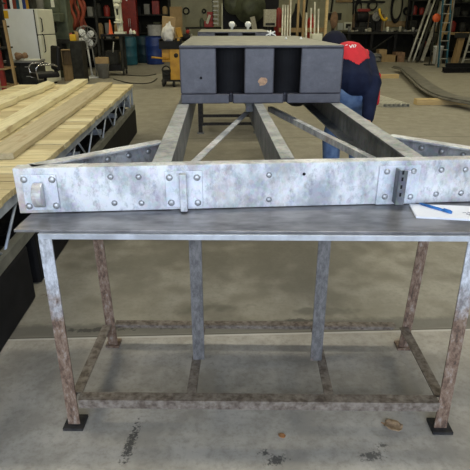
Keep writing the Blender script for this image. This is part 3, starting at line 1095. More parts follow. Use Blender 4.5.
bo = remesh(b, 'boots', 'boot', P_, .009, 3)
# cap pulled low
b = MB()
b.ball(hd + hup * .028 - fwd * .012, .122, (.86, .98, .92), HR)
b.ball(hd - hup * .012 - fwd * .040, .110, (.88, .85, .95), HR)
ca = remesh(b, 'cap', 'hat', P_, .009, 3)
b = MB()
n = 12
cos = []
for z in (0, .006):
    for i in range(n + 1):
        a = -PI / 2 + PI * i / n
        cos.append(hd + hup * (.045 + z) + hrt * math.sin(a) * .078 + fwd * (.085 + .065 * math.cos(a)))
k = n + 1
b._add(cos, [tuple(range(k)), tuple(range(2 * k - 1, k - 1, -1))] + [(i, (i + 1) % k, k + (i + 1) % k, k + i) for i in range(k)])
b.build('peak', 'hat', ca)
b = MB()
for s in (-1, 1):
    b.ball(hd + fwd * .090 + hrt * s * .033 + hup * .012, .011, (1.2, .6, .7), HR, 8)
tag(b.build('eyes', 'jwhite', P_), label='eyes')

# ------------------------------------------------------------------ the back of the workshop
def drum(px, py, y, r, h, m, label, group='plastic drums at the back'):
    p = at(px, py, y)
    t = thing('drum', label, 'drum', (p.x, y, 0), 0, group)
    MB().lathe([(r * .93, 0), (r, .03), (r, h * .30), (r * 1.02, h * .32), (r * 1.02, h * .35), (r, h * .37), (r, h * .66), (r * 1.02, h * .68), (r * 1.02, h * .71), (r, h * .73), (r, h - .03), (r * .95, h)], (0, 0, 0), 28).build('shell', m, t, False)
    MB().lathe([(r * .97, h), (r * .98, h + .015), (r * .9, h + .018), (r * .88, h + .006), (0, h + .006)], (0, 0, 0), 28).build('lid', m, t, False)
    MB().lathe([(.03, h + .0065), (.03, h + .02), (0, h + .02)], (r * .55, 0, 0), 10).build('bung', 'black', t, False)
    return t
drum(128.5, 63, 18.6, .325, .90, 'teal', 'teal plastic drum nearest the dark machine stand')
drum(145.0, 62, 19.6, .30, .90, 'darkteal', 'dark teal plastic drum between the teal and the blue one')
d_ = drum(155.5, 62, 18.9, .315, .90, 'blue', 'bright blue plastic drum carrying the steel stockpot')
t = thing('stockpot', 'stainless steel stockpot standing on the blue drum', 'pot', (d_.location.x + .04, 18.9, .945))
MB().lathe([(.235, 0), (.245, .015), (.245, .34), (.255, .345), (.255, .352), (.235, .352), (.235, .03), (0, .03)], seg=28).build('pot_body', 'silver', t, False)
MB().lathe([(0, .372), (.20, .368), (.262, .362), (.262, .353)], seg=28).lathe([(.02, .371), (.03, .40), (0, .402)]).build('lid', 'darksteel', t, False)
for s in (-1, 1):
    MB().tube([(s * .246, -.05, .27), (s * .29, -.05, .28), (s * .29, .05, .28), (s * .246, .05, .27)], .007, 6).build('handle', 'silver', t, False)

# yellow welding cart
yc = 12.45
xc = at(171.5, 60, yc).x
t = thing('welding_cart', 'yellow wheeled welding cart with a black top left of the near float', 'cart', (xc, yc, 0))
MB().bb((-.02, -.25, .16), (.24, .28, .84)).bb((-.20, -.2, .55), (-.022, .25, .84)).build('cabinet', 'yellow', t, False, bevel=.012)
MB().bb((-.25, -.28, .8405), (.25, .30, 1.00)).bb((-.25, -.28, 1.00), (-.23, .30, 1.05)).bb((.23, -.28, 1.00), (.25, .30, 1.05)).bb((-.23, .28, 1.00), (.23, .30, 1.05)).build('tray', 'black', t, False)
MB().bb((-.24, -.24, .12), (.24, .28, .155)).build('base', 'blacksteel', t, False)
MB().tube([(-.02, -.20, .62), (-.40, -.24, .66), (-.44, -.24, .66)], .022, 8).build('handle', 'yellow', t, False)
for (x, y, r) in ((-.20, -.18, .09), (.05, -.22, .06), (-.20, .22, .09), (.2, .22, .06)):
    MB().lathe([(r * .5, -.025), (r, -.02), (r, .02), (r * .5, .025)], (x, y, r), 18, (1, .35, 0)).lathe([(.02, -.03), (.02, .03)], (x, y, r), 8, (1, .35, 0)).build('wheel', 'rubber', t, False)
mb = MB()
for k in range(4):
    mb.ring((-.115, -.235 + k * .02, .37), .10 - .008 * (k % 2), .012, (.2, 1, .1), 22, 6)
mb.build('hose_coil', 'rubber', t, False)
MB().bb((-.22, -.16, .156), (-.03, .1, .36)).build('wire_feeder', 'darksteel', t, False, bevel=.01)
MB().lathe([(.05, 0), (.05, .012), (0, .012)], (.13, -.2505, .70), 14, (0, -1, 0)).build('dial', 'blacksteel', t, False)
# things on the cart
zt = 1.002
p = at(168.2, 36, yc)
mb = MB(); random.seed(21)
from mathutils import noise as mnoise
mb.ball((0, 0, 0), 1, (1, 1, 1), seg=36)
for v in mb.bm.verts:
    n_ = v.co.normalized()
    f_ = 1 + .28 * mnoise.noise(n_ * 2.1 + V((3, 1, 7))) + .14 * mnoise.ridged_multi_fractal(n_ * 3.0, 1, 2, 3, 1, 2) - .12
    k_ = .62 if n_.z > .55 else 1
    v.co = V((p.x + n_.x * f_ * .14 * k_ + (.04 if n_.z > .3 else 0) * n_.z, yc - .1 + n_.y * f_ * .13 * k_, zt + .17 + max(n_.z * f_, -.8) * .20 + (.07 * (n_.z - .5) if n_.z > .5 else 0)))
bgb = mb.build('plastic_bag', 'bag')
bgb.location = (p.x, yc - .09, zt)

def rebase(o):
    xs = [v.co for v in o.data.vertices]
    c = V(((min(a.x for a in xs) + max(a.x for a in xs)) / 2, (min(a.y for a in xs) + max(a.y for a in xs)) / 2, min(a.z for a in xs)))
    o.data.transform(Matrix.Translation(-c))
rebase(bgb)
tag(bgb, 'crumpled white plastic bag on the black tray of the welding cart', 'bag')
p = at(168.5, 27, yc + .12)
one(MB().box((p.x, yc + .14, zt + .275), (.30, .10, .49), 0, Euler((.12, .1, 0)).to_matrix()), 'cardboard_carton', 'card', 'brown cardboard carton behind the white bag on the welding cart', 'carton')
p = at(177, 34, yc - .1)
one(MB().box((p.x + .045, yc - .15, zt + .185), (.11, .12, .20), 0, Euler((0, -.25, .3)).to_matrix()).box((p.x + .045, yc - .15, zt + .034), (.08, .1, .05)), 'orange_carton', 'yellow', 'tilted orange yellow carton on the welding cart beside the white bag', 'carton')
p = at(184, 30, yc + .5)
t = thing('grinder', 'black bench grinder behind the orange carton, left of the near float', 'grinder', (p.x, yc + .9, 0))
MB().bb((-.06, -.06, 0), (.06, .06, .95)).bb((-.18, -.15, 0), (.18, .15, .03)).build('pedestal', 'darksteel', t, False)
MB().lathe([(.07, -.12), (.085, -.09), (.085, .09), (.07, .12)], (0, 0, 1.05), 16, (1, 0, 0)).build('motor', 'black', t, False)
for s in (-1, 1):
    MB().lathe([(.09, -.018), (.09, .018)], (s * .16, 0, 1.05), 18, (1, 0, 0)).build('wheel', 'grey', t, False)
MB().ball((.07, -.03, 1.19), .045).bb((.05, -.02, 1.12), (.09, .02, 1.17)).build('switch', 'red', t, False)
# cables on the floor
def cable(pts, label):
    p = [gnd(*q, .014) for q in pts]
    fine = []
    for i in range(len(p) - 1):
        p0, p1, p2, p3 = p[max(0, i - 1)], p[i], p[i + 1], p[min(len(p) - 1, i + 2)]
        for k in range(6):
            f = k / 6
            fine.append(.5 * ((2 * p1) + (p2 - p0) * f + (2 * p0 - 5 * p1 + 4 * p2 - p3) * f * f + (3 * p1 - p0 - 3 * p2 + p3) * f ** 3))
    one(MB().tube(fine + [p[-1]], .013, 6), 'cable', 'cable', label, 'cable', 'cables across the floor')
cable([(113.5, 79), (119, 80.5), (130, 83), (144, 83.5), (152, 82), (157, 78.5)], 'dark cable curving across the floor to the front of the welding cart')
cable([(122, 74.5), (134, 75.5), (146, 75.8), (156, 74)], 'dark cable running straight along the floor behind the curved one')

# pedestal fan
yf = 14.2
c = at(86, 37.5, yf); g = gnd(88.5, 78)
t = thing('pedestal_fan', 'white pedestal fan with a round wire cage by the dark machines', 'fan', (c.x, yf, 0))
ax = V((.25, -1, 0)).normalized()
hc = V((0, 0, c.z))
mb = MB()
for dy, r in ((-.07, .13), (-.07, .26), (0, .285), (.05, .26), (-.085, .07)):
    mb.ring(hc - ax * dy, r, .007, ax, 30, 5)
u = V((0, 0, 1)); w2 = ax.cross(u)
for k in range(20):
    a = 2 * PI * k / 20
    e = u * math.cos(a) + w2 * math.sin(a)
    mb.tube([hc + ax * .085 + e * .03, hc + ax * .07 + e * .26, hc + e * .285, hc - ax * .05 + e * .26, hc - ax * .08 + e * .08], .003, 4)
mb.build('cage', 'grey', t, False)
mb = MB()
for k in range(4):
    a = 2 * PI * k / 4 + .6
    e = u * math.cos(a) + w2 * math.sin(a)
    f = ax.cross(e)
    R = Matrix((e, f, ax)).transposed()
    mb.ball(hc + e * .15, .095, (1.05, .95, .10), R @ Matrix.Rotation(.35, 3, 'X'), 12)
mb.ball(hc, .05)
mb.build('blades', 'white', t, False)
MB().tube([hc - ax * .09, hc - ax * .26], .085, 14, .06).build('motor', 'white', t, False)
MB().tube([hc - ax * .17 - V((0, 0, .05)), V((.02, .16, .03))], .024, 10).build('pole', 'white', t, False)
MB().lathe([(.20, 0), (.20, .02), (.08, .04), (.03, .07)], (.02, .16, 0), 24).build('base', 'white', t, False)
MB().tube([V((.0, .13, .9)), V((.13, .0, .75)), V((.16, -.03, .45)), V((.18, 0, .2)), V((.15, .1, .05))], .02, 6).build('cord', 'grey', t, False)

# pail and box
p = gnd(105.8, 77); p.y = 14.25
t = thing('pail', 'grey metal pail on the floor right of the pedestal fan', 'pail', (p.x, p.y, 0))
MB().lathe([(.13, 0), (.175, .36), (.18, .365), (.18, .375), (.17, .372), (.125, .015), (0, .015)], seg=22).build('pail_body', 'grey', t, False)
MB().tube([(.176 * math.cos(a), -.03 - .19 * math.sin(a) * .3, .36 - .17 * math.sin(a)) for a in [PI * i / 10 for i in range(11)]], .005, 5).build('bail', 'alu', t, False)
one(MB().box((p.x, p.y, .455), (.33, .3, .15), .1), 'cardboard_box', 'card', 'open brown cardboard box resting on top of the grey pail', 'box')

# dark machine stand with its tools
ym = 15.1
x0, x1 = at(104, 50, ym).x, at(136, 50, ym).x
t = thing('machine_stand', 'dark steel machine stand on casters in front of the teal drum', 'stand', ((x0 + x1) / 2, ym, 0))
hw_ = (x1 - x0) / 2
zt = at(120, 34, ym).z
MB().bb((-hw_, -.3, zt - .06), (hw_, .3, zt)).build('top', 'black', t, False)
for sx_ in (-1, 1):
    for sy in (-1, 1):
        MB().bb((-.06 + sx_ * (hw_ - .14) - hw_ * .35 - .03, sy * .25 - .03, .13), (-.06 + sx_ * (hw_ - .14) - hw_ * .35 + .03, sy * .25 + .03, zt - .0605)).build('leg', 'darksteel', t, False)
        MB().lathe([(.03, -.025), (.06, -.02), (.06, .02), (.03, .025)], (-.06 + sx_ * (hw_ - .14) - hw_ * .35, sy * .25, .065), 14, (1, .3, 0)).build('caster', 'rubber', t, False)
MB().bb((-hw_ - .04, -.28, .13), (hw_ * .1, .28, .30)).build('lower_shelf', 'black', t, False)
MB().bb((-hw_ + .06, -.2, .301), (-.04, .2, .66)).build('gearbox', 'darksteel', t, False, bevel=.02)
MB().tube([(-.15, -.3, .62), (-.1, -.3, .9)], .015, 6).build('lever', 'paletube', t, False)
zt += .0015
p = at(110, 24, ym - .1)
t = thing('marker_cone', 'small bright orange cone standing on the dark machine stand', 'cone', (p.x, ym - .1, zt))
MB().lathe([(.075, 0), (.06, .01), (.018, .36), (0, .36)], seg=16).build('cone_body', 'orange', t, False)
MB().box((0, 0, .004), (.17, .17, .008)).build('cone_base', 'orange', t, False)
p = at(120, 30, ym)
t = thing('drill_press', 'cream painted bench drill press on the dark machine stand', 'drill press', (p.x, ym, zt))
MB().bb((-.13, -.2, 0), (.16, .15, .06)).build('base', 'cream', t, False, bevel=.01)
MB().bb((-.06, .02, .06), (.07, .13, 1.25)).tube([(-.02, .0, .06), (-.11, -.0, 1.2)], .05, 10).build('column', 'cream', t, False, bevel=.01)
MB().bb((-.08, -.26, .78), (.12, .02, 1.12)).ball((.0, -.2, .70), .08).build('head', 'cream', t, False, bevel=.03)
MB().lathe([(.02, -.14), (.03, 0), (.03, .1)], (0, -.2, .62), 12).build('chuck', 'darksteel', t, False)
MB().bb((-.10, -.28, .28), (.10, .019, .32)).ball((-.02, -.12, .36), .06, (1.2, 1, .7)).build('work_table_plate', 'cream', t, False)
MB().tube([(.12, -.12, .95), (.28, -.2, .85)], .012, 6).ball((.28, -.2, .85), .025, seg=8).build('feed_handle', 'white', t, False)
for (px, py, h, m, nm) in ((133.5, 34, .14, 'bag', 'short white bottle at the right end of the dark machine stand'), (136.8, 34, .10, 'cream', 'small cream tin at the right end of the dark machine stand'),):
    p = at(px - .5, py, ym - .12)
    t = thing('bottle', nm, 'bottle', (p.x - .05, ym - .15, zt))
    MB().lathe([(.04, 0), (.045, .01), (.045, h * .65), (.018, h * .8), (.018, h), (0, h)], seg=12).build('bottle_body', m, t, False)
# red tool cabinet behind
p = at(130, 20, 20.3)
t = thing('red_cabinet', 'tall dark red steel cabinet behind the cream drill press', 'cabinet', (p.x, 20.35, 0))
MB().bb((-.27, -.2, .0), (.27, .2, 3.0)).build('carcass', 'redbox', t, False, bevel=.01)
for s in (-1, 1):
    d = MB().bb((.135 * s - .128, -.215, .05), (.135 * s + .128, -.2005, 2.95)).build('door', 'redbox', t, False, bevel=.004)
    MB().tube([(.03 * s, -.23, 1.2), (.03 * s, -.23, 1.5)], .01, 6).build('handle', 'silver', d, False)

# refrigerator
ra = -math.radians(13)
t = thing('refrigerator', 'white two door refrigerator with a grey side at the far left', 'refrigerator', (-4.30, 12.95, 0), ra)
MB().bb((-.56, -.34, .03), (.27, .34, 1.68)).build('cabinet', 'fridgeside', t, False, bevel=.012)
MB().bb((.2705, -.33, .05), (.30, .33, 1.67)).build('gasket', 'black', t, False)
for z0, z1, nm in ((1.14, 1.68, 'freezer_door'), (.06, 1.125, 'fridge_door')):
    d = MB().bb((.3005, -.345, z0), (.375, .345, z1)).build(nm, 'cream', t, False, bevel=.015)
    zz = (1.20, 1.50) if z0 > 1 else (.75, 1.15)
    MB().tube([(.375, -.26, zz[0]), (.41, -.26, zz[0] + .03), (.41, -.26, zz[1] - .03), (.375, -.26, zz[1])], .012, 6).build('door_handle', 'black', d, False)
MB().bb((-.54, -.32, 0), (.26, .32, .03)).build('plinth', 'black', t, False)
MB().bb((-.55, -.3435, 1.48), (-.36, -.3405, 1.65)).build('sticker', 'yelbright', t, False)
MB().bb((-.53, -.3455, 1.52), (-.47, -.3437, 1.58)).build('sticker_print', 'orange', t, False)
# things along the top of the refrigerator
random.seed(31)
Rz = Matrix.Rotation(ra, 3, 'Z')
cols = [('grey', 'grey', .24), ('red', 'red', .20), ('black', 'black', .26), ('white', 'white', .22), ('rustred', 'rust red', .27), ('ladderblue', 'blue green', .21), ('cream', 'cream', .26), ('blue', 'dark blue', .23), ('yellow', 'ochre', .25), ('darksteel', 'dark grey', .20)]
xx = -.54
for i, (m, cn, h) in enumerate(cols):
    wd = (.085, .08, .075, .07, .09, .08, .075, .085, .07, .07)[i]
    q = V((-4.30, 12.95, 1.681 + h / 2)) + Rz @ V((xx + wd / 2, -.2, 0))
    one(MB().box(q, (wd - .004, .22, h), ra), 'box_file', m, '%s upright box file on top of the refrigerator, %s from the left' % (cn, ('first', 'second', 'third', 'fourth', 'fifth', 'sixth', 'seventh', 'eighth', 'ninth', 'tenth')[i]), 'box file', 'box files on the refrigerator')
    xx += wd

# desk with paper bag, and the chair
yd = 11.3
xa, xb = at(9, 70, yd).x, at(41, 70, yd).x
zt = at(28, 60, yd).z
t = thing('desk', 'dark desk with drawers and cluttered top in front of the refrigerator', 'desk', ((xa + xb) / 2, yd, 0))
hw_ = (xb - xa) / 2
MB().bb((-hw_ - .02, -.32, zt - .035), (hw_ + .02, .32, zt)).build('desktop', 'grey', t, False)
MB().bb((-hw_, -.28, .0), (hw_, .30, zt - .0355)).build('pedestal', 'darksteel', t, False)
for sx_ in (-1, 1):
    for k in range(3):
        z0 = .06 + k * (zt - .1) / 3
        d = MB().bb((sx_ * hw_ / 2 - hw_ * .44, -.300, z0), (sx_ * hw_ / 2 + hw_ * .44, -.2805, z0 + (zt - .1) / 3 - .02)).build('drawer', 'darksteel', t, False)
        MB().bb((sx_ * hw_ / 2 - .05, -.315, z0 + .11), (sx_ * hw_ / 2 + .05, -.3005, z0 + .125)).build('pull', 'alu', d, False)
p = at(22, 56, yd)
mb = MB(); random.seed(4)
for k in range(10):
    mb.ball((p.x + random.uniform(-.09, .10), yd - .05 + random.uniform(-.06, .06), zt + .05 + random.uniform(0, .07)), random.uniform(.045, .06), seg=8)
o = remesh(mb, 'paper_bag', 'brownbag', None, .014, 2); rebase(o); o.location = (p.x, yd - .05, zt + .001)
tag(o, 'crumpled brown paper bag lying on the dark desk', 'bag')
p = at(33, 59, yd)
one(MB().box((p.x, yd - .05, zt + .012), (.30, .22, .02), .2), 'catalogue', 'cream', 'pale catalogue lying on the dark desk beside the brown bag', 'catalogue')
yh = 10.4
p = at(50, 68, yh)
t = thing('office_chair', 'black office chair with chrome arm in front of the dark desk', 'chair', (p.x - .12, yh, 0), -1.0)
MB().box((0, 0, .46), (.46, .46, .09), bev=.03).build('seat', 'black', t, False)
MB().box((0, .25, .76), (.42, .08, .46), 0, Euler((-.12, 0, 0)).to_matrix(), bev=.035).build('backrest', 'black', t, False)
MB().bb((-.03, .2, .40), (.03, .26, .70)).build('back_post', 'darksteel', t, False)
for s in (-1, 1):
    MB().tube([(s * .25, .20, .62), (s * .27, .10, .66), (s * .27, -.16, .66), (s * .26, -.22, .60), (s * .25, -.20, .40), (s * .2, -.1, .40)], .016, 8).build('arm', 'chrome', t, False)
MB().tube([(0, 0, .42), (0, 0, .12)], .03, 10).build('column', 'chrome', t, False)
for k in range(5):
    a = 2 * PI * k / 5
    e = V((math.cos(a), math.sin(a), 0))
    l = MB().tube([e * .02 + V((0, 0, .13)), e * .28 + V((0, 0, .085))], .018, 6).build('base_leg', 'black', t, False)
    MB().ball(e * .28 + V((0, 0, .033)), .033, (1, 1, 1), seg=10).build('caster', 'rubber', l, False)

# wooden crate and the grey green milling machine
p = gnd(65, 83)
t = thing('crate', 'upright brown wooden crate between the chair and the fan', 'crate', (p.x + .03, 13.75, 0), .25)
for (a, c) in (((-.20, -.18, 0), (-.18, .18, .74)), ((.08, -.18, 0), (.10, .18, .74)), ((-.179, .16, 0), (.079, .18, .74)), ((-.179, -.18, .0), (.079, .159, .02)), ((-.179, -.18, .36), (.079, .159, .38)), ((-.20, -.18, .7405), (.10, .18, .76))):
    MB().bb(a, c).build('board', 'woodpost', t, False)
MB().bb((-.175, -.179, .03), (.075, -.165, .35)).build('front_board', 'woodpost', t, False)
one(MB().bb((p.x + .24, 13.05, 0), (p.x + .52, 13.5, .98), .02), 'steel_locker', 'darksteel', 'low dark steel locker between the wooden crate and the fan', 'locker')
t = thing('milling_machine', 'tall grey green milling machine behind the wooden crate', 'milling machine', (at(58, 30, 14.6).x, 14.6, 0))
MB().bb((-.36, -.2, 0), (.36, .55, .2)).bb((-.28, .05, .2), (.28, .5, 2.4)).build('column', 'machgreen', t, False, bevel=.03)
MB().bb((-.20, -.48, 1.40), (.22, .05, 1.62)).lathe([(.19, 0), (.19, .55), (.12, .62)], (.0, -.28, 1.62), 18).build('head', 'machgreen', t, False, bevel=.03)
MB().lathe([(.03, 0), (.06, .04), (.06, .26)], (0, -.28, 1.14), 14).build('spindle', 'darksteel', t, False)
MB().bb((-.48, -.42, .88), (.44, -.08, .98)).build('table', 'darksteel', t, False)
MB().bb((-.16, -.36, .2), (.16, .04, .88)).build('knee', 'darksteel', t, False)
MB().lathe([(.10, 0), (.10, .03), (.02, .05)], (-.52, -.25, .93), 16, (-1, 0, 0)).build('handwheel', 'alu', t, False)
MB().bb((.05, -.50, 1.75), (.13, -.475, 2.3)).build('scale', 'cream', t, False)
p = at(74.5, 54, 13.1)
t = thing('jerry_can', 'small yellow container on the low dark locker', 'container', (p.x, 13.15, .981))
MB().box((0, 0, .075), (.14, .12, .15), bev=.02).build('can', 'yelbright', t, False)
MB().lathe([(.03, 0), (.03, .05), (0, .05)], (.02, 0, .15), 10).build('cap', 'black', t, False)
for i, (px, py, m, nm) in enumerate(((72.4, 46, 'redbox', 'dull red tin'), (77.2, 47, 'card', 'brown canister'))):
    p = at(px, py, 13.35)
    one(MB().lathe([(.05, 0), (.055, .01), (.055, .16 + .03 * i), (.02, .18 + .03 * i), (0, .18 + .03 * i)], (p.x, 13.38, .981), 12), 'tin', m, nm + ' standing on the low dark locker', 'tin')
# red hoses hanging
for i, (xa, xb, y) in enumerate(((70, 75, 15.8), (74, 79, 15.95), (79.5, 83.5, 15.8), (81, 85, 15.95))):
    a, c = at(xa, -12, y), at(xb, 30 - 3 * (i % 2), y)
    pts = [a.lerp(c, k / 8) + V((.05 * math.sin(k * 1.3 + i), 0, 0)) for k in range(9)]
    one(MB().tube(pts, .05, 8), 'hose', 'rustred', ('first', 'second', 'third', 'fourth')[i] + ' from the left of the four rust red hoses hanging above the fan', 'hose', 'hanging rust red hoses')
t = thing('hose_rail', 'dark overhead steel rail that the rust red hoses hang from', 'rail', (0, 15, 0))
a, c = at(66, -14, 15.85), at(92, -14, 15.85)
MB().bb((a.x, 15.7, a.z), (c.x, 16.2, a.z + .12)).build('beam', 'darksteel', t)
for xx in (a.x + .05, c.x - .05):
    MB().bb((xx - .03, 16.201, 0), (xx + .03, 16.26, a.z + .12)).build('post', 'darksteel', t)

# far left tool rack
yr = 10.2
t = thing('tool_rack', 'steel tool rack with red posts and shelves at the far left edge', 'rack', (at(0, 60, yr).x - .25, yr, 0))
xr = at(13, 80, yr).x - (at(0, 60, yr).x - .25)
for xx in (xr - .10, xr - 1.2):
    for yy in (-.22, .22):
        MB().bb((xx - .04, yy - .04, 0), (xx + .04, yy + .04, 2.0)).build('post', 'darksteel' if yy > 0 else 'redbox', t, False)
for z in (.30, .62, .98, 1.35, 1.75):
    MB().bb((xr - 1.28, -.27, z - .03), (xr, .27, z)).build('shelf', 'woodpost' if z < .7 else 'darksteel', t, False)
random.seed(77)
names = {'red': 'red', 'grey': 'grey', 'darksteel': 'dark steel', 'white': 'white', 'card': 'brown', 'blue': 'blue', 'orange': 'orange'}
ordn = ('first', 'second', 'third', 'fourth')
for z, lv in ((.62, 'second shelf'), (.98, 'third shelf'), (1.35, 'fourth shelf'), (1.75, 'top shelf')):
    for k in range(4):
        m = random.choice(['darksteel', 'grey', 'darksteel', 'card', 'darksteel', 'blue', 'grey', 'red', 'darksteel'])
        h = random.uniform(.14, .28)
        q = t.location + V((xr - .28 - k * .255, -.03, z + .001))
        one(MB().bb((q.x - .11, q.y - .14, q.z), (q.x + .11, q.y + .16, q.z + h), .01), 'bin', m, '%s bin on the %s of the tool rack, %s from the right' % (names[m], lv, ordn[k]), 'bin', 'bins on the tool rack')
p0, p1 = at(4, 20, yr - .36), at(16, 84, yr - .36)
one(MB().bar((p0.x, yr - .36, p0.z), (p1.x + .02, yr - .40, .02), .04, .06, (0, 1, 0)), 'wooden_pole', 'woodpost', 'thin wooden pole leaning in front of the tool rack', 'pole')
# ------------------------------------------------------------------ far wall, middle
def rack(name, label, px0, px1, pytop, y, items, m='darksteel', depth=.5, hz=(.3, 1.0, 1.7, 2.4), seed=1, panel=True):
    xa, xb = at(px0, 20, y).x, at(px1, 20, y).x
    zt = at(px0, pytop, y).z
    t = thing(name, label, 'rack', ((xa + xb) / 2, y, 0))
    h = (xb - xa) / 2
    for sx_ in (-1, 1):
        for sy in (-1, 1):
            MB().bb((sx_ * h - .03, sy * depth / 2 - .03, 0), (sx_ * h + .03, sy * depth / 2 + .03, zt)).build('post', m, t, False)
    for z in hz:
        if z < zt:
            MB().bb((-h, -depth / 2, z - .04), (h, depth / 2, z)).build('shelf', m, t, False)
    if panel:
        MB().bb((-h, depth / 2 + .031, 0), (h, depth / 2 + .06, zt)).build('shade_panel', 'panel', t, False)  # dark sheet added to stand in for shade among the clutter
    random.seed(seed)
    oi = ('first', 'second', 'third', 'fourth', 'fifth', 'sixth', 'seventh', 'eighth', 'ninth')
    kinds = [('darksteel', 'dark steel'), ('olive', 'olive'), ('grey', 'grey'), ('card', 'brown'), ('black', 'black'), ('redbox', 'red'), ('darksteel', 'dark steel'), ('black', 'black')]
    for li, z in enumerate(hz[:items[0]]):
        if z >= zt - .2: continue
        n = items[1]
        for k in range(n):
            mm, cn = random.choice(kinds)
            w_ = 2 * h / n * random.uniform(.55, .9)
            hh = random.uniform(.18, .48)
            cx = t.location.x - h + (k + .5) * 2 * h / n
            if random.random() < .45:
                mb = MB().lathe([(w_ * .42, 0), (w_ * .45, .02), (w_ * .45, hh * .8), (w_ * .2, hh), (0, hh)], (cx, y - .05, z + .001), 14)
                nm = 'canister'
            else:
                mb = MB().bb((cx - w_ / 2, y - .2, z + .001), (cx + w_ / 2, y + .15, z + hh), .012).bb((cx - w_ * .3, y - .205, z + hh * .35), (cx + w_ * .3, y - .2001, z + hh * .65))
                nm = 'crate'
            one(mb, nm, mm, '%s %s on the %s level of the %s, %s from the left' % (cn, nm, oi[li], label.split(' standing')[0].split(' at ')[0].split(' behind')[0], oi[k]), nm, 'stock on ' + label.split(' standing')[0].split(' at ')[0].split(' behind')[0])
    return t


rack('pallet_rack', 'dark pallet rack behind the fan', 80, 120, -8, 17.4, (5, 5), seed=5, hz=(.25, .9, 1.55, 2.15, 2.7))
rack('tall_rack', 'dark tall rack behind the blue drums', 126, 170, -8, 21.0, (5, 5), seed=8, hz=(.3, 1.0, 1.65, 2.2, 2.75))
rack('corner_rack', 'dark corner rack behind the refrigerator', -12, 62, -10, 16.6, (4, 6), seed=9, hz=(.3, 1.0, 1.7, 2.3))
p = at(176, 12, 20.2)
one(MB().box((p.x, 20.2, 1.35), (.44, .04, 1.1), 0, Euler((.06, 0, 0)).to_matrix()).bb((p.x - .18, 20.16, 0), (p.x + .18, 20.3, .8)), 'cardboard_sheet', 'card', 'tall brown cardboard sheet propped against the wall above the welding cart', 'cardboard')
# objects hung on the wall by the red box
yw = YB - .068
for px, py, r, nm in ((186, 11, .12, 'larger'), (204, 11, .07, 'smaller')):
    p = at(px, py, yw)
    one(MB().ring((p.x, yw + .02, p.z), r, .03, (0, 1, 0), 16, 6), 'cable_coil', 'darksteel', nm + ' dark cable coil hung on the beige wall', 'coil')
yv = 20.5
z0 = at(208, 27, yv).z
ta, tb_ = at(186, 30, yv), at(262, 30, yv)
t = thing('wall_bench', 'dark bench along the back wall behind the rear float', 'bench', ((ta.x + tb_.x) / 2, yv, 0))
h = (tb_.x - ta.x) / 2
MB().bb((-h, -.4, z0 - .06), (h, .4, z0)).build('benchtop', 'darksteel', t, False)
for s in (-1, 1):
    for q in (-.35, .35):
        MB().bb((s * (h - .06) - .04, q - .04, 0), (s * (h - .06) + .04, q + .04, z0 - .0605)).build('leg', 'darksteel', t, False)
p = at(209, 20, yv)
t = thing('toolbox', 'red toolbox with a slanted pale handle against the beige wall', 'toolbox', (p.x, yv - .1, z0 + .001))
MB().prism([(-.18, -.12), (.17, -.12), (.17, .12), (-.18, .12)], 0, .20).build('box', 'red', t, False, bevel=.01)
MB().prism([(-.06, -.12), (.17, -.12), (.17, .12), (-.06, .12)], .2005, .52).build('lid', 'red', t, False, bevel=.01)
MB().bar((-.08, -.14, .12), (.04, -.14, .42), .09, .02, (0, 1, 0)).build('handle', 'cream', t, False)
p = at(202.5, 23, yv)
one(MB().lathe([(.08, 0), (.09, .02), (.09, .22), (.04, .28), (.04, .32), (0, .32)], (p.x - .02, yv - .15, z0 + .001), 14), 'gas_bottle', 'machgreen', 'small dark green bottle left of the red toolbox', 'bottle')
# hanging chain
p = at(215.5, 10, 19.4)
t = thing('hoist_chain', 'pair of hoist chains hanging in front of the beige wall', 'chain', (p.x, 19.4, 1.0))
for s in (-1, 1):
    mb = MB()
    for k in range(26):
        z = .30 + k * .075
        mb.ring((s * .09, 0, z), .03, .011, (1, 0, 0) if k % 2 else (0, 1, 0), 10, 5)
    mb.build('chain', 'paletube' if s > 0 else 'darksteel', t, False)
for k in range(14):
    MB().bb((-.09, -.012, .33 + k * .14), (.09, .012, .36 + k * .14)).build('rung', 'paletube', t, False)
MB().tube([(0, 0, 2.2), (0, 0, ZC - 1.0)], .02, 6).build('hanger', 'darksteel', t, False)
p = at(223, 20, 19.6)
one(MB().tube([(p.x - .02, 19.8, .0), (p.x, 19.8, 2.0)], .05, 10), 'standpipe', 'cream', 'cream standpipe right of the hoist chains', 'pipe')
p = at(227, 22, 19.6)
one(MB().tube([(p.x - .12, 19.45, .0), (p.x, 19.45, 1.25), (p.x + .05, 19.45, 1.6)], .05, 8), 'bent_bar', 'yellow', 'ochre bar leaning beside the cream standpipe', 'bar')

# big dark round machine
yl = 18.2
a_, c_ = at(226, 10, yl), at(262, 10, yl)
t = thing('rolling_machine', 'big olive and black rolling machine behind the rear float', 'machine', ((a_.x + c_.x) / 2, yl, 0))
h = (c_.x - a_.x) / 2
MB().bb((-h, -.25, 0), (h, .5, 1.0)).bb((-h - .1, .5, 0), (h + .62, .56, 2.9)).build('frame', 'black', t, False)
MB().lathe([(.48, 0), (.52, .05), (.52, .25), (.30, .3), (.30, .34), (.12, .36), (0, .36)], (h * .30, -.02, 1.85), 30, (0, -1, 0)).build('face_plate', 'olive', t, False)
MB().lathe([(.30, 0), (.34, .05), (.34, .22), (.1, .26)], (-h * .55, -.02, 1.95), 26, (0, -1, 0)).build('flywheel', 'olive', t, False)
MB().bb((-.3, -.35, 1.001), (.1, .2, 1.22)).bb((.25, -.3, 1.001), (.45, .1, 1.15)).build('gear_housing', 'darksteel', t, False, bevel=.02)
MB().ball((.12, -.40, 1.30), .05, (1.6, 1, .9)).ball((-.30, -.40, 1.28), .04).build('oil_cup', 'grey', t, False)
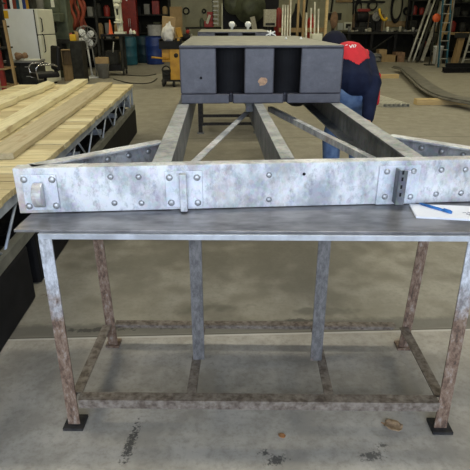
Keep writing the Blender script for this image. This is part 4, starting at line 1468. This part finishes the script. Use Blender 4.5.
MB().bar((h * .62, -.38, 1.0), (h * .42, -.38, 1.55), .16, .06, (0, 1, 0)).build('lever', 'beigebox', t, False)
# beige control box right of it
yb2 = 16.2
p = at(269.5, 26.5, yb2)
t = thing('control_cabinet', 'small beige steel cabinet between the round machine and the upright tubes', 'cabinet', (p.x, yb2, 0))
MB().bb((-.18, -.16, p.z), (.18, .16, p.z + .47)).build('cabinet', 'beigebox', t, False, bevel=.008)
MB().bb((-.14, -.166, p.z + .03), (.14, -.1605, p.z + .10)).build('vent', 'darksteel', t, False)
MB().bb((-.05, -.05, .03), (.05, .05, p.z - .0005)).bb((-.2, -.2, 0), (.2, .2, .03)).build('pedestal', 'darksteel', t, False)
# upright pale tubes and a timber frame
yt = 15.4
ord4 = ('first', 'second', 'third', 'fourth', 'fifth')
t = thing('tube_rack', 'timber rack holding the upright pale tubes', 'rack', (at(297, 20, yt + .2).x, yt + .2, 0))
for px, w_ in ((290.5, .06), (298.5, .06), (327, .07), (304, .06)):
    x_ = at(px, 15, yt + .2).x - t.location.x
    MB().bb((x_ - w_ / 2, .04, 0), (x_ + w_ / 2, .14, 2.5)).build('post', 'block' if w_ > .06 else 'woodpost', t, False)
xl_, xr_ = at(281, 15, yt).x - t.location.x, at(328, 15, yt).x - t.location.x
for z in (.45, 1.18, 2.1):
    MB().bb((xl_, .141, z - .06), (xr_, .18, z + .06)).build('cross_board', 'woodpost', t, False)
MB().bb((xl_, -.28, 0), (xr_, .03, .06)).build('base_board', 'darkwood', t, False)
for i, px in enumerate((282.3, 284.8, 287.4, 290.2)):
    a, c = at(px, 34, yt), at(px + .4, 5 - (i == 3) * 8, yt + .12)
    one(MB().tube([(a.x - .02, yt - .22, .002), (c.x, yt + .06, c.z)], .024, 10), 'steel_tube', 'paletube', ord4[i] + ' from the left of the four pale tubes left of the timber post', 'tube', 'upright pale tubes left of the timber post')
for i, (px, top) in enumerate(((306.2, 13), (310.8, 8), (314.6, 2), (318.2, 9))):
    a, c = at(px, 34, yt), at(px, top, yt + .12)
    one(MB().tube([(a.x, yt - .22, .002), (c.x, yt + .06, c.z)], .026, 10), 'steel_tube', 'paletube', ord4[i] + ' from the left of the four pale tubes right of the timber post', 'tube', 'upright pale tubes right of the timber post')
p = at(316, 36, yt - .4)
one(MB().bb((p.x - .14, yt - .60, 0), (p.x + .14, yt - .32, p.z + .06), .01).bb((p.x - .1, yt - .606, .5), (p.x + .1, yt - .601, .8)), 'pedestal_box', 'cream', 'cream pedestal box at the foot of the right hand pale tubes', 'box')
p = at(311.5, 21, yt + .5)
one(MB().lathe([(.13, 0), (.13, 1.35), (.10, 1.48), (.04, 1.54), (.04, 1.62), (0, 1.62)], (p.x, yt + .55, 0), 18), 'gas_cylinder', 'red', 'red gas cylinder behind the right hand pale tubes', 'gas cylinder')
p = at(296.5, 16, yt + .8)
one(MB().lathe([(.17, 0), (.17, 1.5), (.08, 1.7), (.05, 1.9), (0, 1.9)], (p.x, yt + .8, 0), 18), 'gas_cylinder', 'black', 'black gas cylinder behind the timber rack', 'gas cylinder')
p = at(279, 8, yt + 1.2)
one(MB().lathe([(.14, 0), (.14, 1.55), (.10, 1.70), (.03, 1.8), (0, 1.8)], (p.x, yt + 1.2, 0), 18), 'gas_cylinder', 'redbox', 'dull red gas cylinder left of the pale tubes', 'gas cylinder')

# ------------------------------------------------------------------ back right: bench with clutter
yk = 20.6
a_, c_ = at(345, 31, yk), at(426, 31, yk)
zt = at(390, 31.5, yk).z
t = thing('workbench', 'long dark steel workbench at the back right covered with tools', 'workbench', ((a_.x + c_.x) / 2, yk, 0))
h = (c_.x - a_.x) / 2
MB().bb((-h, -.45, zt - .08), (h, .45, zt)).build('benchtop', 'darksteel', t, False)
for fx in (-.95, -.4, .18, .88):
    for q in (-.38, .38):
        MB().bb((fx * h - .05, q - .05, 0), (fx * h + .05, q + .05, zt - .0805)).build('leg', 'black', t, False)
MB().bar((.88 * h, -.36, zt - .45), (.60 * h, -.36, zt - .10), .05, .05).bar((-.35 * h, -.36, .4), (.15 * h, -.36, zt - .10), .04, .04).build('brace', 'darksteel', t, False)
MB().bb((-h * .95, -.05, .25), (h * .1, .4, .29)).build('low_shelf', 'darksteel', t, False)
MB().bb((-h * .98, .401, .05), (h * .80, .44, zt - .09)).build('shade_panel', 'panel', t, False)  # dark sheet added for the shade under the bench
zt += .0015
def onb(px, dy): return at(px, 28, yk + dy).x
x_ = onb(361, 0)
t = thing('chop_saw', 'dark chop saw with a big motor on the workbench left of the yellow clamp', 'saw', (x_, yk - .02, zt))
MB().bb((-.28, -.2, 0), (.28, .2, .14)).build('base', 'darksteel', t, False, bevel=.01)
MB().lathe([(.16, -.22), (.20, -.18), (.20, .2), (.14, .24)], (-.02, 0, .52), 20, (1, 0, 0)).build('motor', 'black', t, False)
MB().bb((-.10, -.08, .14), (.10, .08, .36)).build('pivot', 'darksteel', t, False)
MB().bb((-.2, -.14, .70), (.25, .1, .80)).build('guard', 'redbox', t, False, bevel=.02)
x_ = onb(377, -.2)
t = thing('angle_grinder', 'grinder with a pale disc and a yellow curved handle on the workbench', 'grinder', (x_, yk - .2, zt))
MB().bb((-.06, -.06, 0), (.06, .06, .36)).bb((-.15, -.12, 0), (.15, .12, .04)).build('stand', 'black', t, False)
MB().ring((-.09, -.07, .52), .13, .035, (.1, -1, .1), 20, 6).lathe([(.10, 0), (.10, .02), (0, .03)], (-.09, -.07, .52), 18, (.1, -1, .1)).build('disc', 'grey', t, False)
MB().tube([(-.02, -.10, .80), (.02, -.12, .62), (.10, -.12, .48), (.20, -.12, .40), (.28, -.12, .42), (.30, -.12, .50)], .045, 8).build('handle', 'yelbright', t, False)
MB().bb((-.14, -.04, .361), (.12, .08, .70)).build('body', 'black', t, False, bevel=.02)
random.seed(15)
small = [(349, 'grey'), (352, 'beigebox'), (356, 'alu'), (366, 'alu'), (369, 'beigebox'), (384, 'grey'), (387.5, 'cream'), (391.6, 'alu'), (395.6, 'darksteel'), (400.0, 'beigebox'), (405, 'grey'), (409, 'beigebox'), (413, 'alu'), (417, 'grey'), (421, 'darksteel')]
cn = {'grey': 'grey', 'beigebox': 'beige', 'alu': 'aluminium', 'cream': 'cream', 'darksteel': 'dark steel'}
oN = ('first', 'second', 'third', 'fourth', 'fifth', 'sixth', 'seventh', 'eighth', 'ninth', 'tenth', 'eleventh', 'twelfth', 'thirteenth', 'fourteenth', 'fifteenth', 'sixteenth')
for i, (px, m) in enumerate(small):
    x_ = onb(px, -.33); h_ = random.uniform(.06, .17)
    if i % 3 == 0:
        mb = MB().lathe([(.04, 0), (.05, .01), (.05, h_), (.03, h_ + .02), (0, h_ + .02)], (x_, yk - .36, zt), 10); nm = 'jar'
    elif i % 3 == 1:
        mb = MB().box((x_, yk - .36, zt + h_ * .35), (.12, .12, h_ * .7), .4, bev=.01).box((x_ + .01, yk - .36, zt + h_ * .7 + .006), (.04, .09, .02), .4); nm = 'block'
    else:
        mb = MB().tube([(x_ - .06, yk - .38, zt + .021), (x_ + .05, yk - .34, zt + .021)], .02, 8).ball((x_ + .06, yk - .34, zt + .035), .034, seg=8); nm = 'hand_tool'
    one(mb, nm, m, '%s %s on the long workbench, %s item from the left along its front' % (cn[m], nm.replace('_', ' '), oN[i]), nm.replace('_', ' '), 'small tools along the workbench')
# dark steel bins and framed boards on the wall behind the bench
for px0, px1, py0, py1, m, lab in ((386, 407, 21, 27, 'woodpost', 'brown wooden shelf board on the beige wall above the right part of the workbench'),
                                  (326, 341, 13, 20, 'darksteel', 'dark steel box on the beige wall behind the pale tubes'),
                                  (336, 352, 0, 2.4, 'woodpost', 'timber rail high on the beige wall'),
                                  (344, 352, 22, 30, 'cream', 'pale square gauge panel on the wall left of the chop saw'),
                                  (338, 342.5, 23, 30, 'glass', 'narrow pale panel on the wall beside the gauge panel'),
                                  (352, 385, 1, 3, 'darksteel', 'dark pipe rail high on the beige wall above the chop saw')):
    a, c = at(px0, py0, yw), at(px1, py1, yw)
    t = thing('wall_panel', lab, 'panel', ((a.x + c.x) / 2, yw + .03, c.z))
    MB().bb((-(c.x - a.x) / 2, -.08, 0), ((c.x - a.x) / 2, .08, a.z - c.z)).build('board', m, t, False, bevel=.01)
    MB().bb((-(c.x - a.x) / 2 + .08, -.09, .07), ((c.x - a.x) / 2 - .08, -.0805, max(.08, a.z - c.z - .07))).build('face', 'darksteel' if m == 'cream' else m, t, False)
p = at(333.5, 20, 18.5)
t = thing('leather_apron', 'brown leather apron hung on a dark stand behind the person', 'apron', (p.x, 18.5, 0))
MB().bb((-.05, -.05, 0), (.05, .05, 1.65)).bb((-.25, -.25, 0), (.25, .25, .05)).build('stand', 'darksteel', t, False)
MB().ball((0, -.10, 1.45), .18, (.75, .45, 1.5)).build('apron', 'brownbag', t, False)
# dark shapes hung on the beige wall: coils, hooks, belts
for i, (px, py, r, m, lab) in enumerate(((264, 5, .17, 'darksteel', 'dark ring hung above the beige steel cabinet'), (358, 8, .16, 'black', 'black belt loop hung above the chop saw'),
                                         (372, 5, .2, 'darksteel', 'dark wire loop hung above the yellow handled grinder'), (396, 6, .30, 'black', 'large black coil hung on the beige wall right of the grinder'),
                                         (406, 11, .13, 'darksteel', 'small dark coil hung beside the large black coil'), (418, 8, .2, 'darksteel', 'dark coil hung behind the leaning bars'))):
    p = at(px, py, yw)
    mb = MB()
    for k in range(3): mb.ring((p.x + .02 * k, yw - .05 - (.07 if r > .25 else 0) + .02 * k, p.z - .01 * k), r * (1 - .08 * k), .03, (.05 * k, 1, .1 * k), 18, 5)
    if i % 2 == 1:
        c0 = V((p.x, yw, p.z)); mb.xf(Matrix.Translation(c0) @ Matrix.Diagonal((.8, 1, 2.1, 1)) @ Matrix.Translation(-c0))
    one(mb, 'hung_coil', m, lab, 'coil', 'coils hung on the back wall')
for i, px in enumerate((306, 326, 331, 353)):
    a = at(px, random.uniform(10, 20), yw); 
    one(MB().tube([(a.x, yw, a.z), (a.x + random.uniform(-.1, .1), yw, a.z + 1.3)], .035, 6), 'hung_bar', 'darksteel', 'thin dark bar hung on the beige wall, %s from the left' % oN[i], 'bar', 'thin bars hung on the back wall')
rack('bar_rack', 'dark bar rack behind the leaning bars', 409, 438, -8, 22.1, (4, 4), seed=33, hz=(.3, 1.0, 1.65, 2.2))
x0_, x1_ = at(353, 20, yk + .3).x, at(384, 20, yk + .3).x
t = thing('tool_cupboard', 'low dark cupboard at the back of the workbench behind the chop saw and grinder', 'cupboard', ((x0_ + x1_) / 2, yk + .36, zt))
MB().bb((-(x1_ - x0_) / 2, -.06, 0), ((x1_ - x0_) / 2, .08, .62)).build('carcass', 'darkwood', t, False)
for s in (-1, 1):
    d = MB().bb((s * .27 - .25, -.075, .03), (s * .27 + .25, -.0605, .59)).build('door', 'darksteel', t, False)
    MB().ball((s * .06, -.085, .32), .014, seg=8).build('knob', 'alu', d, False)
# under the bench
p = gnd(386, 61)
t = thing('hose_coil', 'pale coil of hose on the floor under the workbench', 'hose', (at(374, 55, 19.6).x, 19.6, 0))
mb = MB()
for k in range(5): mb.ring((.02 * (k % 2), 0, .05 + .055 * k), .26 - .02 * (k % 3), .03, (.1, .1, 1), 22, 6)
mb.build('coil', 'grey', t, False)
for px, w_, h_, m, lab in ((388, .6, .24, 'woodpost', 'low brown wooden tray on the floor under the workbench'), (398.5, .34, .34, 'brownbag', 'brown box on the floor under the right end of the workbench'), (381, .3, .42, 'card', 'cardboard box on the floor behind the wooden tray'), (356, .8, .45, 'darksteel', 'long dark steel bin under the left end of the workbench')):
    yy = 19.7 if px != 381 else 20.1
    x_ = at(px, 55, yy).x
    t = thing('floor_box', lab, 'box', (x_, yy, 0))
    MB().bb((-w_ / 2, -.2, 0), (w_ / 2, .2, .03)).bb((-w_ / 2, -.2, .03), (w_ / 2, -.17, h_)).bb((-w_ / 2, .17, .03), (w_ / 2, .2, h_)).bb((-w_ / 2, -.1695, .03), (-w_ / 2 + .03, .1695, h_)).bb((w_ / 2 - .03, -.1695, .03), (w_ / 2, .1695, h_)).build('box_walls', m, t, False)
    MB().bb((-w_ * .3, -.14, .031), (w_ * .25, .14, h_ * .9)).build('contents', 'grey', t, False)

# leaning bars
yg = 19.4
def lean(x0, y0, x1, y1, m, r, lab, nm='leaning_bar', sq=False):
    g = at(x0, y0, yg); top = at(x1, y1, yg + 1.0)
    a = V((g.x, yg - .2, .0 + r)); c = V((top.x, yg + 1.0, top.z))
    mb = MB().bar(a, c, r * 2.4, r * 1.4, (0, -1, .3)) if sq else MB().tube([a, c], r, 8)
    one(mb, nm, m, lab, 'bar', 'bars leaning at the back right')
lean(407, 57, 432, -6, 'alu', .045, 'leftmost dull bar leaning against the wall at the back right')
lean(411.5, 58, 437, -6, 'paletube', .035, 'pale tube leaning just right of the leftmost dull bar')
lean(415.5, 57, 441, -8, 'darksteel', .05, 'dark bar leaning between the pale tubes')
lean(420, 58, 446, -6, 'alu', .05, 'dull flat bar leaning behind the white bucket', sq=True)
lean(431, 60, 455, -6, 'woodpost', .05, 'brown timber leaning right of the white bucket', sq=True)
p = gnd(426, 61)
t = thing('bucket', 'white plastic bucket on the floor between the leaning bars', 'bucket', (p.x - .12, 18.7, 0))
MB().lathe([(.14, 0), (.17, .56), (.18, .565), (.18, .60), (.165, .60), (.135, .02), (0, .02)], seg=20).build('bucket_body', 'white', t, False)
MB().tube([(.180 * math.cos(a), -.02 - .1 * math.sin(a), .58 - .16 * math.sin(a)) for a in [PI * i / 10 for i in range(11)]], .006, 5).build('bail', 'grey', t, False)
p = at(434, 18, 18.2)
t = thing('reflector', 'round orange reflector hung on the leaning ladder rail', 'reflector', (p.x, 18.0, 0))
MB().bb((-.02, .0, 0), (.02, .04, p.z)).bb((-.15, -.1, 0), (.15, .15, .03)).build('post', 'darksteel', t, False)
MB().lathe([(.14, 0), (.13, .05), (0, .07)], (0, -.001, p.z), 18, (0, -1, 0)).build('lens', 'orange', t, False)
# blue step ladder
ya_ = 17.2
a_ = at(440, 66, ya_)
t = thing('step_ladder', 'blue fibreglass step ladder at the back right', 'ladder', (a_.x, ya_, 0))
def rel(px, py, y): q = at(px, py, y); return V((q.x - t.location.x, y - ya_, q.z))
tp, tq = rel(452, -14, ya_ + .5), rel(444, -14, ya_ + .5)
f0, f1 = V((-.02, -.1, 0)), V((.38, -.12, 0)); 
f0 = V((rel(438, 60, ya_).x, -.1, 0)); f1 = V((rel(446, 60, ya_).x, -.1, 0))
for f, q in ((f0, tq), (f1, tp)):
    MB().bar(f, q, .075, .035, (1, 0, 0)).build('side_rail', 'ladderblue', t, False)
for k in range(1, 9):
    MB().bar(f0.lerp(tq, k / 9), f1.lerp(tp, k / 9), .08, .025).build('step', 'alu', t, False)
for dx_ in (0, .36):
    MB().bar(V((rel(449, 60, ya_).x + dx_, 1.0, 0)), V((tq.x + .05 + dx_, .52, tq.z)), .04, .03, (1, 0, 0)).build('rear_leg', 'alu', t, False)
# right hand table with a timber leg
ye = 18.4
x0, x1 = at(450, 35, ye).x, at(474, 35, ye).x
zt = at(455, 32.5, ye).z
t = thing('side_table', 'dark work table with a timber leg at the right edge', 'table', ((x0 + x1) / 2 + .4, ye, 0))
h = (x1 - x0) / 2 + .4
MB().bb((-h, -.4, zt - .07), (h, .5, zt)).build('tabletop', 'woodpost', t, False)
MB().bb((-h - .02, -.43, zt - .16), (h, -.4005, zt - .0)).build('front_apron', 'darksteel', t, False)
x_ = at(454.5, 50, ye).x - t.location.x
MB().bar((x_ - .05, -.25, 0), (x_ + .06, -.25, zt - .0705), .20, .16, (0, 1, 0)).build('timber_leg', 'woodpost', t, False)
for a, c in ((h - .2, -.3), (-h + .05, .3), (h - .2, .3)):
    MB().bb((a, c, 0), (a + .1, c + .1, zt - .0705)).build('leg', 'darksteel', t, False)
rack('side_rack', 'dark side rack behind the right hand table', 447, 500, -10, 21.6, (5, 5), seed=12, hz=(.3, 1.0, 1.6, 2.1, 2.6))
t = thing('short_ladder', 'short aluminium ladder standing under the right hand table', 'ladder', (at(464, 55, 17.4).x, 17.4, 0))
q0 = at(462, 62, 17.4).x - t.location.x; q1 = at(475, 62, 17.4).x - t.location.x
for s, lean_ in ((q0, .26), (q1, .10)):
    MB().bar((s, 0, 0), (s + lean_, .22, 1.15), .03, .06, (1, 0, 0)).build('side_rail', 'alu', t, False)
for k in range(1, 5):
    f = k / 5
    MB().bar((q0 + .26 * f, .22 * f, 1.15 * f), (q1 + .10 * f, .22 * f, 1.15 * f), .06, .025).build('rung', 'alu', t, False)
# dark I beams on the floor
yi = 15.3
for i, (dy, z, lab) in enumerate(((0, 0, 'lower front dark steel beam on the floor under the right hand table'), (.01, .137, 'upper dark steel beam stacked on the lower one at the right edge'), (.32, 0, 'rear dark steel beam on the floor behind the stacked pair'))):
    a = V((at(444 + i * 1.5, 70, yi).x, yi + dy, z + .001)); c = a + V((2.6, .1, 0))
    po = [(-.065, 0), (.065, 0), (.065, .014), (.008, .014), (.008, .12), (.065, .12), (.065, .135), (-.065, .135), (-.065, .12), (-.008, .12), (-.008, .014), (-.065, .014)]
    one(MB().prof(a, c, po), 'steel_beam', 'black', lab, 'beam', 'dark steel beams at the right edge')
# timber blocks and curved steel strips lying on them
def tblk(px0, px1, py, lab, hgt=.09, dpt=.14):
    a, c = gnd(px0, py), gnd(px1, py)
    yy = (a.y + c.y) / 2
    one(MB().bb((a.x, yy, 0), (c.x, yy + dpt, hgt), .005), 'timber_block', 'block', lab, 'timber', 'timber blocks under the curved steel strips')
tblk(379, 399, 78.5, 'far timber block under the far end of the curved steel strips', .10)
tblk(416, 476, 105, 'near timber block under the near end of the curved steel strips', .105, .16)
cl = [(391.5, 67.2, .115), (399, 69, .15), (404, 73.5, .15), (409, 78, .14), (416, 85, .13), (426, 92, .12), (436, 96.5, .115), (448, 99.5, .11), (462, 102, .11), (478, 105, .11)]
pts = [gnd(px, py, .13) for px, py, z in cl]
def strip(off, dz, label):
    mb = MB(); cos = []
    fine = []
    for i in range(len(pts) - 1):
        p0, p1, p2, p3 = pts[max(0, i - 1)], pts[i], pts[i + 1], pts[min(len(pts) - 1, i + 2)]
        for k in range(4):
            f = k / 4
            fine.append(.5 * ((2 * p1) + (p2 - p0) * f + (2 * p0 - 5 * p1 + 4 * p2 - p3) * f * f + (3 * p1 - p0 - 3 * p2 + p3) * f ** 3))
    fine.append(pts[-1])
    W = .34
    n = len(fine)
    for i, p in enumerate(fine):
        d = (fine[min(i + 1, n - 1)] - fine[max(i - 1, 0)]); d.z = 0; d.normalize()
        s = V((-d.y, d.x, 0)) if d.x > 0 else V((d.y, -d.x, 0))
        s = V((1, .25, 0)).normalized()
        for a, z in ((0, 0), (W, 0), (W, .028), (0, .028)):
            cos.append(p + s * (a + off) + V((0, 0, dz - .025 + z)))
    fs = [(0, 1, 2, 3), (4 * n - 1, 4 * n - 2, 4 * n - 3, 4 * n - 4)]
    for i in range(n - 1):
        for k in range(4):
            fs.append((4 * i + k, 4 * i + 4 + k, 4 * i + 4 + (k + 1) % 4, 4 * i + (k + 1) % 4))
    mb._add(cos, fs, False)
    one(mb, 'steel_strip', 'curved', label, 'steel strip', 'curved steel strips on the floor', bevel=.003)
strip(0, 0, 'lower curved steel strip lying on the timber blocks at the right')
strip(.05, .0295, 'upper curved steel strip stacked on the lower one at the right')
# bundle of square tubes on the floor beside the person
for i in range(6):
    g = gnd(386 + i * 4.2, 108.2 - .25 * i)
    f_ = gnd(368 + i * 4.0, 94.5)
    mb = MB()
    a, c = V((g.x, 9.05, .032)), V((g.x - .45, 11.8, .032))
    w_, t2 = .030, .005
    d = (c - a).normalized(); s = V((d.y, -d.x, 0)); u = V((0, 0, 1))
    cos = []
    for p in (a, c):
        for k in (w_, w_ - t2):
            cos += [p + s * x_ * k + u * z_ * k for x_, z_ in ((-1, -1), (1, -1), (1, 1), (-1, 1))]
    fs = []
    for k in range(4):
        j = (k + 1) % 4
        fs += [(k, j, 8 + j, 8 + k), (4 + k, 12 + k, 12 + j, 4 + j), (k, 4 + k, 4 + j, j), (8 + k, 8 + j, 12 + j, 12 + k)]
    mb._add(cos, fs)
    one(mb, 'square_tube', 'paletube', 'square steel tube right of the person, %s from the left in the bundle' % oN[i], 'tube', 'square tubes bundled on the floor')
for o in list(bpy.data.objects):
    if '_o' in o: del o['_o']
